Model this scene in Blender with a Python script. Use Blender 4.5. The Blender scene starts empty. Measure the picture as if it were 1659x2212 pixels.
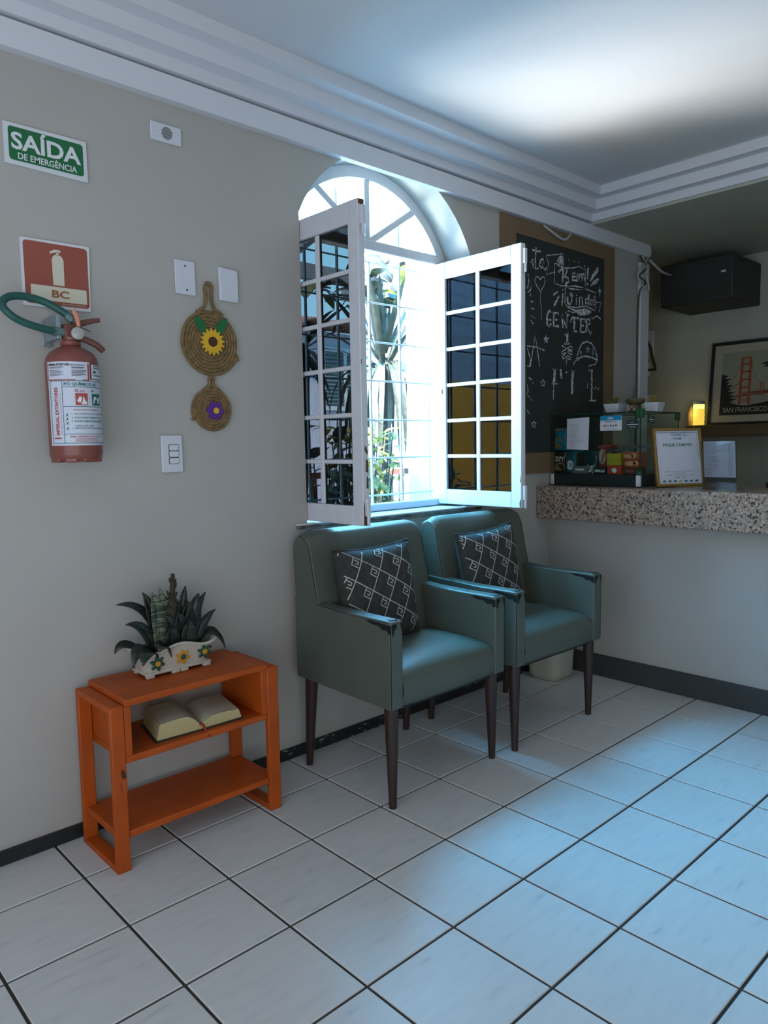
import bpy, bmesh, math, random
from mathutils import Vector, Matrix

random.seed(7)
T = 0.3                      # one floor tile is 0.30 m; all lengths below are in tiles
PI = math.pi
scene = bpy.context.scene
COL = scene.collection

def sc(h):                   # '#rrggbb' -> linear rgb
    h = h.lstrip('#')
    out = []
    for i in (0, 2, 4):
        v = int(h[i:i+2], 16) / 255
        out.append(v / 12.92 if v <= .04045 else ((v + .055) / 1.055) ** 2.4)
    return tuple(out)

# ------------------------------------------------------------------ camera
def make_camera():
    cam = bpy.data.cameras.new('camera')
    cam.sensor_fit = 'VERTICAL'
    cam.sensor_height = 22.12
    cam.lens = 15.92193
    cam.clip_start = .05
    o = bpy.data.objects.new('camera', cam)
    COL.objects.link(o)
    yaw, pitch, roll = .751432, -.0910557, -.0177405
    f = Vector((math.sin(yaw)*math.cos(pitch), math.cos(yaw)*math.cos(pitch), math.sin(pitch)))
    r0 = Vector((math.cos(yaw), -math.sin(yaw), 0))
    u0 = r0.cross(f)
    r = math.cos(roll)*r0 + math.sin(roll)*u0
    u = -math.sin(roll)*r0 + math.cos(roll)*u0
    m = Matrix((r, u, -f)).transposed().to_4x4()
    m.translation = Vector((-1.484589, -7.013384, 4.140144)) * T
    o.matrix_world = m
    scene.camera = o
make_camera()

# ------------------------------------------------------------------ sky, sun, fill lamps, exposure
scene.view_settings.view_transform = 'Standard'
scene.view_settings.look = 'None'
scene.view_settings.gamma = 1
scene.view_settings.use_curve_mapping = False
scene.view_settings.exposure = 0.0
scene.cycles.use_denoising = True
scene.cycles.max_bounces = 8
scene.cycles.diffuse_bounces = 3
scene.cycles.glossy_bounces = 3
scene.cycles.transparent_max_bounces = 16
scene.cycles.sample_clamp_indirect = 4
scene.cycles.caustics_reflective = False
scene.cycles.caustics_refractive = False

SKY_STRENGTH = 48.0
world = bpy.data.worlds.new('sky')
scene.world = world
world.use_nodes = True
wn = world.node_tree
wn.nodes.clear()
_o = wn.nodes.new('ShaderNodeOutputWorld')
_b = wn.nodes.new('ShaderNodeBackground')
_g = wn.nodes.new('ShaderNodeTexCoord')
_s = wn.nodes.new('ShaderNodeSeparateXYZ')
_r = wn.nodes.new('ShaderNodeValToRGB')
_r.color_ramp.elements[0].position = 0.0
_r.color_ramp.elements[0].color = (.28, .66, 1.0, 1)
_r.color_ramp.elements[1].position = 0.8
_r.color_ramp.elements[1].color = (.08, .52, 1.0, 1)
wn.links.new(_g.outputs['Generated'], _s.inputs[0])
wn.links.new(_s.outputs['Z'], _r.inputs[0])
wn.links.new(_r.outputs[0], _b.inputs[0])
wn.links.new(_b.outputs[0], _o.inputs[0])
_b.inputs[1].default_value = SKY_STRENGTH

def lamp(name, kind, loc, target, energy, color, **kw):
    l = bpy.data.lights.new(name, kind)
    l.energy = energy
    l.color = color
    for k, v in kw.items():
        setattr(l, k, v)
    o = bpy.data.objects.new(name, l)
    COL.objects.link(o)
    o.location = Vector(loc) * T
    d = (Vector(target) - Vector(loc)).normalized()
    o.rotation_euler = d.to_track_quat('-Z', 'Y').to_euler()
    return o

# the sun stands high behind the house, to its left; the house keeps it out of the room
lamp('sun', 'SUN', (-20, 4, 40), (-20 + .45, 4.30, 40 - .84), 150.0, (1.0, .92, .78), angle=.01)
# sampling portal in the arched window (gives no light of its own)
_p = lamp('window_portal', 'AREA', (6.12, 1.75, 5.6), (6.12, 0, 5.6), 1, (1, 1, 1), shape='RECTANGLE', size=3.5*T, size_y=5.2*T)
_p.data.cycles.is_portal = True
# unseen fill lamps added inside the room, standing in for entrance and doorway daylight
lamp('entrance_fill', 'AREA', (-4.7, -4.6, 3.7), (1.5, -3.6, 6.8), 24, (.72, .87, 1.12), shape='RECTANGLE', size=6*T, size_y=6.6*T)
lamp('doorway_fill', 'AREA', (-3.0, -11.0, 3.5), (1.0, -2.5, 8.8), 26, (1.0, .95, .90), shape='RECTANGLE', size=5*T, size_y=6.4*T)
# added spot outside: throws a bright patch through the window on to the ceiling
lamp('ceiling_patch_spot', 'SPOT', (3.4, 6.3, 1.7), (8.0, -2.5, 8.7), 1500, (1.0, .95, .88), spot_size=math.radians(44), spot_blend=.9, shadow_soft_size=.9)

# ------------------------------------------------------------------ materials
MATS = {}
def new_mat(name):
    m = bpy.data.materials.new(name)
    m.use_nodes = True
    MATS[name] = m
    nt = m.node_tree
    return m, nt, nt.nodes['Principled BSDF']

def M(name, col, rough=.5, metal=0, spec=.5, var=0, scale=8, bump=0, bscale=60, emit=None, estr=1, coat=0, stretch=None, col2=None):
    """plain surface, with optional noise variation of its own colour and fine relief"""
    if name in MATS:
        return MATS[name]
    m, nt, b = new_mat(name)
    c = sc(col) if isinstance(col, str) else col
    b.inputs['Base Color'].default_value = (*c, 1)
    b.inputs['Roughness'].default_value = rough
    b.inputs['Metallic'].default_value = metal
    b.inputs['Specular IOR Level'].default_value = spec
    if coat:
        b.inputs['Coat Weight'].default_value = coat
    tc = nt.nodes.new('ShaderNodeTexCoord')
    src = tc.outputs['Object']
    if stretch:
        mp = nt.nodes.new('ShaderNodeMapping')
        mp.inputs['Scale'].default_value = stretch
        nt.links.new(src, mp.inputs[0])
        src = mp.outputs[0]
    if var or col2:
        n = nt.nodes.new('ShaderNodeTexNoise')
        n.inputs['Scale'].default_value = scale
        n.inputs['Detail'].default_value = 5
        nt.links.new(src, n.inputs['Vector'])
        r = nt.nodes.new('ShaderNodeValToRGB')
        a = c if col2 else tuple(x*(1-var) for x in c)
        d = (sc(col2) if isinstance(col2, str) else col2) if col2 else tuple(min(1, x*(1+var)) for x in c)
        r.color_ramp.elements[0].position = .35
        r.color_ramp.elements[1].position = .65
        r.color_ramp.elements[0].color = (*a, 1)
        r.color_ramp.elements[1].color = (*d, 1)
        nt.links.new(n.outputs['Fac'], r.inputs[0])
        nt.links.new(r.outputs[0], b.inputs['Base Color'])
    if bump:
        n = nt.nodes.new('ShaderNodeTexNoise')
        n.inputs['Scale'].default_value = bscale
        n.inputs['Detail'].default_value = 3
        nt.links.new(src, n.inputs['Vector'])
        bp = nt.nodes.new('ShaderNodeBump')
        bp.inputs['Strength'].default_value = bump
        bp.inputs['Distance'].default_value = .004
        nt.links.new(n.outputs['Fac'], bp.inputs['Height'])
        nt.links.new(bp.outputs[0], b.inputs['Normal'])
    if emit:
        b.inputs['Emission Color'].default_value = (*(sc(emit) if isinstance(emit, str) else emit), 1)
        b.inputs['Emission Strength'].default_value = estr
    return m

def glass(name, tint, refl=.06, rough=0.0):
    """thin pane: coloured transparency plus a mirror reflection that grows at grazing angles"""
    if name in MATS:
        return MATS[name]
    m, nt, b = new_mat(name)
    nt.nodes.remove(b)
    out = nt.nodes['Material Output']
    t = nt.nodes.new('ShaderNodeBsdfTransparent')
    t.inputs[0].default_value = (*tint, 1)
    g = nt.nodes.new('ShaderNodeBsdfGlossy')
    g.inputs['Roughness'].default_value = rough
    lw = nt.nodes.new('ShaderNodeLayerWeight')
    lw.inputs[0].default_value = .5
    p = nt.nodes.new('ShaderNodeMath')
    p.operation = 'POWER'
    p.inputs[1].default_value = 4
    nt.links.new(lw.outputs['Facing'], p.inputs[0])
    a = nt.nodes.new('ShaderNodeMath')
    a.operation = 'MULTIPLY_ADD'
    a.inputs[1].default_value = .5
    a.inputs[2].default_value = refl
    nt.links.new(p.outputs[0], a.inputs[0])
    mx = nt.nodes.new('ShaderNodeMixShader')
    nt.links.new(a.outputs[0], mx.inputs[0])
    nt.links.new(t.outputs[0], mx.inputs[1])
    nt.links.new(g.outputs[0], mx.inputs[2])
    nt.links.new(mx.outputs[0], out.inputs[0])
    return m

def leafmat(name, c1, c2, trans=.35, rough=.45, bands=False, scale=30):
    if name in MATS:
        return MATS[name]
    m, nt, b = new_mat(name)
    out = nt.nodes['Material Output']
    tc = nt.nodes.new('ShaderNodeTexCoord')
    n = nt.nodes.new('ShaderNodeTexNoise')
    n.inputs['Scale'].default_value = scale
    if bands:
        mp = nt.nodes.new('ShaderNodeMapping')
        mp.inputs['Scale'].default_value = (.4, .4, 4)
        nt.links.new(tc.outputs['Object'], mp.inputs[0])
        nt.links.new(mp.outputs[0], n.inputs['Vector'])
    else:
        nt.links.new(tc.outputs['Object'], n.inputs['Vector'])
    r = nt.nodes.new('ShaderNodeValToRGB')
    r.color_ramp.elements[0].position = .42
    r.color_ramp.elements[1].position = .62
    r.color_ramp.elements[0].color = (*sc(c1), 1)
    r.color_ramp.elements[1].color = (*sc(c2), 1)
    nt.links.new(n.outputs['Fac'], r.inputs[0])
    nt.links.new(r.outputs[0], b.inputs['Base Color'])
    b.inputs['Roughness'].default_value = rough
    if trans:
        tr = nt.nodes.new('ShaderNodeBsdfTranslucent')
        nt.links.new(r.outputs[0], tr.inputs[0])
        mx = nt.nodes.new('ShaderNodeMixShader')
        mx.inputs[0].default_value = trans
        nt.links.new(b.outputs[0], mx.inputs[1])
        nt.links.new(tr.outputs[0], mx.inputs[2])
        nt.links.new(mx.outputs[0], out.inputs[0])
    return m

def tile_material():
    m, nt, b = new_mat('glazed_tile')
    geo = nt.nodes.new('ShaderNodeNewGeometry')
    oi = nt.nodes.new('ShaderNodeObjectInfo')
    mp = nt.nodes.new('ShaderNodeMapping')
    mp.inputs['Scale'].default_value = (5, 26, 5)
    mp.inputs['Rotation'].default_value = (0, 0, .78)
    nt.links.new(geo.outputs['Position'], mp.inputs[0])
    n = nt.nodes.new('ShaderNodeTexNoise')
    n.inputs['Scale'].default_value = 1.6
    n.inputs['Detail'].default_value = 4
    nt.links.new(mp.outputs[0], n.inputs['Vector'])
    r = nt.nodes.new('ShaderNodeValToRGB')
    e = r.color_ramp.elements
    e[0].position = .24; e[0].color = (*sc('#bcbdbb'), 1)
    e[1].position = .37; e[1].color = (*sc('#cdcdca'), 1)
    k = r.color_ramp.elements.new(.7); k.color = (*sc('#d4d3cf'), 1)
    nt.links.new(n.outputs['Fac'], r.inputs[0])
    hs = nt.nodes.new('ShaderNodeHueSaturation')
    ma = nt.nodes.new('ShaderNodeMath')
    ma.operation = 'MULTIPLY_ADD'
    ma.inputs[1].default_value = .07
    ma.inputs[2].default_value = .965
    nt.links.new(oi.outputs['Random'], ma.inputs[0])
    nt.links.new(ma.outputs[0], hs.inputs['Value'])
    nt.links.new(r.outputs[0], hs.inputs['Color'])
    nt.links.new(hs.outputs[0], b.inputs['Base Color'])
    b.inputs['Roughness'].default_value = .38
    b.inputs['Specular IOR Level'].default_value = .4
    return m

def granite_material():
    m, nt, b = new_mat('granite')
    tc = nt.nodes.new('ShaderNodeTexCoord')
    v = nt.nodes.new('ShaderNodeTexVoronoi')
    v.inputs['Scale'].default_value = 115
    nt.links.new(tc.outputs['Object'], v.inputs['Vector'])
    sp = nt.nodes.new('ShaderNodeSeparateColor')
    nt.links.new(v.outputs['Color'], sp.inputs[0])
    r = nt.nodes.new('ShaderNodeValToRGB')
    r.color_ramp.interpolation = 'CONSTANT'
    e = r.color_ramp.elements
    e[0].position = 0; e[0].color = (*sc('#a08a79'), 1)
    e[1].position = .35; e[1].color = (*sc('#b19c8a'), 1)
    for pos, c in ((.6, '#857a70'), (.76, '#403a35'), (.86, '#b9aa9b'), (.95, '#5d5047')):
        k = e.new(pos); k.color = (*sc(c), 1)
    nt.links.new(sp.outputs[0], r.inputs[0])
    nt.links.new(r.outputs[0], b.inputs['Base Color'])
    b.inputs['Roughness'].default_value = .3
    return m

# ------------------------------------------------------------------ mesh helpers
ORG = {}
class MB:
    """collects geometry (in tiles) and links it as ONE mesh object"""
    def __init__(s):
        s.v = []; s.f = []
    def add(s, vs, fs):
        n = len(s.v)
        s.v += [Vector(p) for p in vs]
        s.f += [tuple(i + n for i in f) for f in fs]
        return s
    def poly(s, *pts):
        return s.add(pts, [tuple(range(len(pts)))])
    def box(s, x0, x1, y0, y1, z0, z1):
        return s.add([(x0,y0,z0),(x1,y0,z0),(x1,y1,z0),(x0,y1,z0),(x0,y0,z1),(x1,y0,z1),(x1,y1,z1),(x0,y1,z1)],
                     [(3,2,1,0),(4,5,6,7),(0,1,5,4),(1,2,6,5),(2,3,7,6),(3,0,4,7)])
    def obox(s, c, ax, ay, az):
        c, ax, ay, az = map(Vector, (c, ax, ay, az))
        P = [c + i*ax + j*ay + k*az for k in (-1, 1) for j in (-1, 1) for i in (-1, 1)]
        return s.add(P, [(0,2,3,1),(4,5,7,6),(0,1,5,4),(1,3,7,5),(3,2,6,7),(2,0,4,6)])
    def bar(s, a, b, w, h, up=(0, 0, 1)):
        a, b = Vector(a), Vector(b)
        d = (b - a); L = d.length; d.normalize()
        side = d.cross(Vector(up))
        if side.length < 1e-4: side = d.cross(Vector((1, 0, 0)))
        side.normalize(); u = side.cross(d)
        return s.obox((a+b)/2, d*L/2, side*w/2, u*h/2)
    def tube(s, pts, r, n=8, closed=False, caps=True):
        pts = [Vector(p) for p in pts]
        m = len(pts)
        rr = r if isinstance(r, (list, tuple)) else [r]*m
        vs, fs = [], []
        ref = None
        for i, p in enumerate(pts):
            if closed: d = pts[(i+1) % m] - pts[i-1]
            else: d = pts[min(i+1, m-1)] - pts[max(i-1, 0)]
            d.normalize()
            if ref is None:
                ref = Vector((0, 0, 1)) if abs(d.z) < .9 else Vector((1, 0, 0))
            a = (ref - d*ref.dot(d)).normalized()
            ref = a
            b = d.cross(a)
            for k in range(n):
                t = 2*PI*k/n
                vs.append(p + (a*math.cos(t) + b*math.sin(t))*rr[i])
        for i in range(m if closed else m-1):
            for k in range(n):
                i2 = (i+1) % m
                fs.append((i*n+k, i*n+(k+1) % n, i2*n+(k+1) % n, i2*n+k))
        if caps and not closed:
            fs.append(tuple(range(n-1, -1, -1)))
            fs.append(tuple((m-1)*n+k for k in range(n)))
        return s.add(vs, fs)
    def lathe(s, prof, c=(0, 0, 0), axis=(0, 0, 1), n=24, squash=None):
        c = Vector(c); ax = Vector(axis).normalized()
        a = Vector((1, 0, 0)) if abs(ax.x) < .9 else Vector((0, 1, 0))
        a = (a - ax*a.dot(ax)).normalized(); b = ax.cross(a)
        vs, fs = [], []
        for r, z in prof:
            for k in range(n):
                t = 2*PI*k/n
                vs.append(c + ax*z + (a*math.cos(t) + b*math.sin(t))*max(r, 1e-4))
        m = len(prof)
        for i in range(m-1):
            for k in range(n):
                fs.append((i*n+k, i*n+(k+1) % n, (i+1)*n+(k+1) % n, (i+1)*n+k))
        fs.append(tuple(range(n-1, -1, -1)))
        fs.append(tuple((m-1)*n+k for k in range(n)))
        return s.add(vs, fs)
    def prism(s, poly, fn, d0, d1):
        """2-D polygon extruded between depths d0 and d1 of fn(u, v, d)"""
        n = len(poly)
        vs = [fn(u, v, d0) for u, v in poly] + [fn(u, v, d1) for u, v in poly]
        fs = [tuple(range(n-1, -1, -1)), tuple(range(n, 2*n))]
        fs += [(i, (i+1) % n, n+(i+1) % n, n+i) for i in range(n)]
        return s.add(vs, fs)
    def grid(s, fn, nu, nv, closed_u=False):
        vs = [fn(i/(nu), j/(nv)) for j in range(nv+1) for i in range(nu+(0 if closed_u else 1))]
        w = nu if closed_u else nu+1
        fs = []
        for j in range(nv):
            for i in range(nu):
                i2 = (i+1) % w
                fs.append((j*w+i, j*w+i2, (j+1)*w+i2, (j+1)*w+i))
        return s.add(vs, fs)
    def build(s, name, mat, parent=None, bevel=0, seg=2, smooth=True, label=None, angle=40, origin=None, solid=0, recalc=True):
        if parent is not None:
            org = ORG[parent.name]
        elif origin is not None:
            org = Vector(origin)
        else:
            xs = [p.x for p in s.v]; ys = [p.y for p in s.v]; zs = [p.z for p in s.v]
            org = Vector(((min(xs)+max(xs))/2, (min(ys)+max(ys))/2, min(zs)))
        me = bpy.data.meshes.new(name)
        me.from_pydata([(p - org)*T for p in s.v], [], s.f)
        if recalc:
            bm = bmesh.new(); bm.from_mesh(me)
            bmesh.ops.recalc_face_normals(bm, faces=bm.faces)
            bm.to_mesh(me); bm.free()
        me.materials.append(mat)
        if smooth:
            me.shade_smooth()
            me.set_sharp_from_angle(angle=math.radians(angle))
        o = bpy.data.objects.new(name, me)
        COL.objects.link(o)
        if parent is not None:
            o.parent = parent
        else:
            o.location = org*T
        ORG[o.name] = org
        if bevel:
            md = o.modifiers.new('bevel', 'BEVEL')
            md.width = bevel*T; md.segments = seg; md.limit_method = 'ANGLE'
            md.angle_limit = math.radians(35); md.harden_normals = False
        if solid:
            md = o.modifiers.new('thickness', 'SOLIDIFY')
            md.thickness = solid*T; md.offset = 0
        if label: o['label'] = label
        return o

def thing(name, label, cat, loc, group=None):
    o = bpy.data.objects.new(name, None)
    COL.objects.link(o)
    o.empty_display_size = .05
    o.location = Vector(loc)*T
    o['label'] = label; o['category'] = cat
    if group: o['group'] = group
    ORG[o.name] = Vector(loc)
    return o
def tag(o, label, cat, group=None):
    o['label'] = label; o['category'] = cat
    if group: o['group'] = group
    return o
def struct(o):
    o['kind'] = 'structure'
    return o
def copy_tree(o, parent=None):
    c = o.copy(); COL.objects.link(c)
    ORG[c.name] = ORG[o.name]
    if parent is not None:
        c.parent = parent
        c.matrix_parent_inverse = o.matrix_parent_inverse
    for ch in list(o.children):
        copy_tree(ch, c)
    return c

# ------------------------------------------------------------------ lettering and flat print
_TXT = {}
def text2d(body, bold=0.0, res=3):
    k = (body, bold, res)
    if k in _TXT: return _TXT[k]
    cu = bpy.data.curves.new('lettering', 'FONT')
    cu.body = body; cu.resolution_u = res; cu.offset = bold
    o = bpy.data.objects.new('lettering', cu)
    COL.objects.link(o)
    dg = bpy.context.evaluated_depsgraph_get()
    me = bpy.data.meshes.new_from_object(o.evaluated_get(dg))
    vs = [(v.co.x, v.co.y) for v in me.vertices]
    fs = [tuple(p.vertices) for p in me.polygons]
    bpy.data.objects.remove(o); bpy.data.curves.remove(cu); bpy.data.meshes.remove(me)
    if vs:
        x0 = min(a for a, b in vs); x1 = max(a for a, b in vs)
        y0 = min(b for a, b in vs); y1 = max(b for a, b in vs)
    else: x0 = x1 = y0 = y1 = 0
    _TXT[k] = (vs, fs, x0, x1, y0, y1)
    return _TXT[k]

class Print(MB):
    """flat print on a surface given by fn(u, v, height)"""
    def __init__(s, fn, h=.006):
        super().__init__(); s.fn = fn; s.h = h
    def rect(s, u0, u1, v0, v1, n=1, h=None):
        h = s.h if h is None else h
        for i in range(n):
            a = u0 + (u1-u0)*i/n; b = u0 + (u1-u0)*(i+1)/n
            s.poly(s.fn(a, v0, h), s.fn(b, v0, h), s.fn(b, v1, h), s.fn(a, v1, h))
        return s
    def pg(s, pts, h=None):
        h = s.h if h is None else h
        return s.poly(*[s.fn(u, v, h) for u, v in pts])
    def disc(s, u, v, r, n=20, ry=None):
        return s.pg([(u + r*math.cos(2*PI*k/n), v + (ry or r)*math.sin(2*PI*k/n)) for k in range(n)])
    def line(s, pts, w):
        pts = [Vector((p[0], p[1])) for p in pts]
        m = len(pts)
        L, R = [], []
        for i, p in enumerate(pts):
            d = pts[min(i+1, m-1)] - pts[max(i-1, 0)]
            if d.length < 1e-6: d = Vector((1, 0))
            d.normalize(); nrm = Vector((-d.y, d.x))*w/2
            L.append(p+nrm); R.append(p-nrm)
        vs = [s.fn(q.x, q.y, s.h) for q in L] + [s.fn(q.x, q.y, s.h) for q in R]
        return s.add(vs, [(i, m+i, m+i+1, i+1) for i in range(m-1)])
    def frame(s, u0, u1, v0, v1, w, n=1):
        s.rect(u0, u1, v0, v0+w, n); s.rect(u0, u1, v1-w, v1, n)
        s.rect(u0, u0+w, v0+w, v1-w); s.rect(u1-w, u1, v0+w, v1-w)
        return s
    def text(s, body, u, v, width=None, height=None, bold=0.0, rot=0, align='L', res=3):
        """lower-left corner at (u, v); fitted to width and/or height"""
        vs, fs, x0, x1, y0, y1 = text2d(body, bold, res)
        if not vs: return s
        if width is None: sx = sy = height/(y1-y0)
        elif height is None: sx = sy = width/(x1-x0)
        else: sx = width/(x1-x0); sy = height/(y1-y0)
        W = (x1-x0)*sx
        if align == 'C': off = -W/2
        elif align == 'R': off = -W
        else: off = 0
        ca, sa = math.cos(rot), math.sin(rot)
        out = []
        for x, y in vs:
            a = (x-x0)*sx + off; b = (y-y0)*sy
            out.append(s.fn(u + a*ca - b*sa, v + a*sa + b*ca, s.h))
        return s.add(out, fs)
    def put(s, name, mat, parent, label=None):
        return s.build(name, mat, parent, smooth=False, label=label, recalc=False)

def wallfn(y=.82):           # window wall, read from the room: right = +x, up = z
    return lambda u, v, h: Vector((u, y-h, v))
def counterfn(x):            # faces -x: right = -y
    return lambda u, v, h: Vector((x-h, -u, v))
def planefn(o, e, n, up):    # any plane
    o, e, n, up = map(Vector, (o, e, n, up))
    return lambda u, v, h: o + e*u + up*v + n*h
def rrect(x0, x1, y0, y1, r, n=4):
    out = []
    for cx, cy, a0 in ((x1-r, y1-r, 0), (x0+r, y1-r, PI/2), (x0+r, y0+r, PI), (x1-r, y0+r, 1.5*PI)):
        for k in range(n+1):
            a = a0 + PI/2*k/n
            out.append((cx + r*math.cos(a), cy + r*math.sin(a)))
    return out

# ================================================================== THE ROOM
WALL = M('wall_paint', '#b4b0a8', rough=.75, spec=.3, var=.025, scale=3, bump=.06, bscale=90)
WHITE = M('ceiling_paint', '#d3d4d6', rough=.8, spec=.25)
TRIM = M('plaster_trim', '#dcdee2', rough=.6)
GROUT = M('grout', '#3a332c', rough=.9)
BASEB = M('dark_baseboard', '#1d1e1f', rough=.45, var=.3, scale=20)
WOODW = M('white_gloss_paint', '#d9dade', rough=.38, var=.03, scale=14)
OLIVE = M('reception_paint', '#b2b3a4', rough=.8, spec=.25, var=.03, scale=3)

# floor: dark bed with a glazed tile in every cell in view
floor = struct(MB().box(-9, 16, -13, 3, -.3, -.014).build('floor', GROUT, smooth=False))
TILE = tile_material()
def tile_mesh(w, d):
    b = .006
    me = bpy.data.meshes.new('tile')
    v = []
    for (ins, z) in ((b, 0), (0, -b), (0, -.05)):
        v += [(ins, ins, z), (w-ins, ins, z), (w-ins, d-ins, z), (ins, d-ins, z)]
    f = [(0, 1, 2, 3)]
    for r in (0, 4):
        for k in range(4):
            k2 = (k+1) % 4
            f.append((r+k, r+4+k, r+4+k2, r+k2))
    me.from_pydata([(a*T, c*T, e*T) for a, c, e in v], [], f)
    me.materials.append(TILE)
    return me
G = .013
ft, ct = tile_mesh(1-2*G, 1-2*G), tile_mesh(1-2*G, .775)
for j in range(-6, 1):
    for i in range(-2, 10):
        # cells that fall inside or just beside the view
        if (i + .5 + 1.48)*.68 - (j + .5 + 7.01)*.73 > 4.4 or (i + .5 + 1.48)*.68 + (j + .5 + 7.01)*.73 < 2.6:
            continue
        if (i + .5 + 1.48)*.73 - (j + .5 + 7.01)*.68 > .62*((i + .5 + 1.48)*.68 + (j + .5 + 7.01)*.73) + .6 or \
           (i + .5 + 1.48)*.73 - (j + .5 + 7.01)*.68 < -.62*((i + .5 + 1.48)*.68 + (j + .5 + 7.01)*.73) - .6:
            continue
        o = bpy.data.objects.new('tile', ct if j == 0 else ft)
        COL.objects.link(o)
        o.parent = floor
        o.location = (Vector((i+G, j+G, 0)) - ORG[floor.name])*T
# the rest of the floor, out of view: the same tiles in one surface
rest = MB()
for j in range(-13, 1):
    for i in range(-9, 10):
        a = (i + .5 + 1.48)*.68 + (j + .5 + 7.01)*.73
        b = (i + .5 + 1.48)*.73 - (j + .5 + 7.01)*.68
        if -6 <= j and -2 <= i and not (a - 0 < 2.6 or b > .62*a + .6 or b < -.62*a - .6):
            if not ((i + .5 + 1.48)*.68 - (j + .5 + 7.01)*.73 > 4.4):
                continue
        rest.box(i+G, i+1-G, j+G, j+(.8 if j == 0 else 1-G), -.03, 0)
ro = rest.build('tile_field', TILE, floor, smooth=False)
ro['kind'] = 'stuff'

# window wall with the arched opening
CX, HW, ZB, ZS, ZC, RA = 6.12, 1.69, 3.03, 7.13, 6.36, 1.857
YI, YO = .82, 1.72
def arch_pts(hw, zs, zc, R, n=20):
    a0 = math.atan2(zs - zc, hw)
    return [(CX + R*math.cos(a0 + (PI - 2*a0)*k/n), zc + R*math.sin(a0 + (PI - 2*a0)*k/n)) for k in range(n+1)]
ar = arch_pts(HW, ZS, ZC, RA)
XL, XR, ZT = -9, 13.6, 8.9
w = MB()
for y in (YI, YO):
    w.poly((XL, y, 0), (CX-HW, y, 0), (CX-HW, y, ZT), (XL, y, ZT))
    w.poly((CX+HW, y, 0), (XR, y, 0), (XR, y, ZT), (CX+HW, y, ZT))
    w.poly((CX-HW, y, 0), (CX+HW, y, 0), (CX+HW, y, ZB), (CX-HW, y, ZB))
    for (xa, za), (xb, zb) in zip(ar[:-1], ar[1:]):
        w.poly((xa, y, za), (xa, y, ZT), (xb, y, ZT), (xb, y, zb))
loop = [(CX-HW, ZB), (CX+HW, ZB)] + ar
for (xa, za), (xb, zb) in zip(loop, loop[1:] + loop[:1]):
    w.poly((xa, YI, za), (xb, YI, zb), (xb, YO, zb), (xa, YO, za))
w.poly((XR, YI, 0), (XR, YO, 0), (XR, YO, ZT), (XR, YI, ZT))
w.poly((XL, YI, 0), (XL, YO, 0), (XL, YO, ZT), (XL, YI, ZT))
w.poly((XL, YI, ZT), (XR, YI, ZT), (XR, YO, ZT), (XL, YO, ZT))
struct(w.build('wall_left', WALL, smooth=False, recalc=False))

# ceiling of the lobby (higher) and of the reception (lower)
struct(MB().box(-9, 11.25, -13, .82, 8.71, 8.9).build('ceiling', WHITE, smooth=False))
struct(MB().box(11.25, 13.6, -13, .82, 8.2, 8.9).box(13.6, 16.2, -13, 3.2, 8.2, 8.9).build('ceiling_reception', OLIVE, smooth=False))
# reception back wall and the recess beyond the window wall
struct(MB().box(16, 16.2, -13, 3.2, -.3, 8.2).build('wall_back', OLIVE, smooth=False))
struct(MB().box(13.4, 16, 3, 3.2, -.3, 8.2).build('wall_recess', OLIVE, smooth=False))
struct(MB().box(13.4, 13.6, 1.72, 3, -.3, 8.2).build('wall_return', OLIVE, smooth=False))
# walls behind the camera, with the wide entrance on the left and a doorway
e = MB().box(-6.7, -6.5, -1.6, 1.72, -.3, 8.9).box(-6.7, -6.5, -13, -7.6, -.3, 8.9).box(-6.7, -6.5, -7.6, -1.6, 7, 8.9)
struct(e.build('wall_entrance', WALL, smooth=False))
e = MB().box(-1.5, 16.2, -13.2, -13, -.3, 8.9).box(-6.7, -5.5, -13.2, -13, -.3, 8.9).box(-5.5, -1.5, -13.2, -13, 6.8, 8.9)
struct(e.build('wall_front', WALL, smooth=False))
# opaque panels added to keep sky light out of both openings
BLOCKER = M('blocker_pale', '#c9d2d8', rough=.25)
struct(MB().box(-6.65, -6.55, -7.6, -4.62, -.3, 7).box(-6.65, -6.55, -4.58, -1.6, -.3, 7).build('opening_blocker_1', BLOCKER, bevel=.02))
struct(MB().box(-5.5, -3.52, -13.15, -13.05, -.3, 6.8).box(-3.48, -1.5, -13.15, -13.05, -.3, 6.8).build('opening_blocker_2', BLOCKER, bevel=.02))
struct(MB().box(-15, -9, -14, 1.72, 8.71, 8.9).box(-9, 16.2, -19, -13, 8.71, 8.9).build('sun_block_slab', WHITE, smooth=False))  # added overhead slabs, unseen, that block the sun from both openings

# ledge along the top of the window wall, rounded at its free end
led = MB()
n = 6
prof = [(XL, 7.95), (13.45, 7.95)] + [(13.45 + .12*math.sin(PI/2*k/n), 8.07 - .12*math.cos(PI/2*k/n)) for k in range(1, n)] + \
       [(13.57, 8.07), (13.57, 8.12)] + [(13.45 + .12*math.cos(PI/2*k/n), 8.09 + .12*math.sin(PI/2*k/n)) for k in range(1, n+1)] + [(XL, 8.21)]
led.prism(prof, lambda u, v, d: Vector((u, .82-d, v)), 0, .1)
struct(led.build('trim_1', TRIM, smooth=False))
# stepped cornice: along the window wall and along the reception
STEPS = ((8.245, 8.38, 0), (8.38, 8.55, .2), (8.55, 8.71, .4))
c1, c2 = MB(), MB()
for z0, z1, k in STEPS:
    y1 = .68-k; x1 = 11.2-k
    c1.box(-9, 11.25, y1, .82, z0, z1)
    c2.box(x1, 11.25, -13, y1, z0, z1)
# only the stepped faces matter: each course projects further into the room the higher it sits
struct(c1.build('trim_2', TRIM, smooth=False))
struct(c2.build('trim_3', TRIM, smooth=False))

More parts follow.
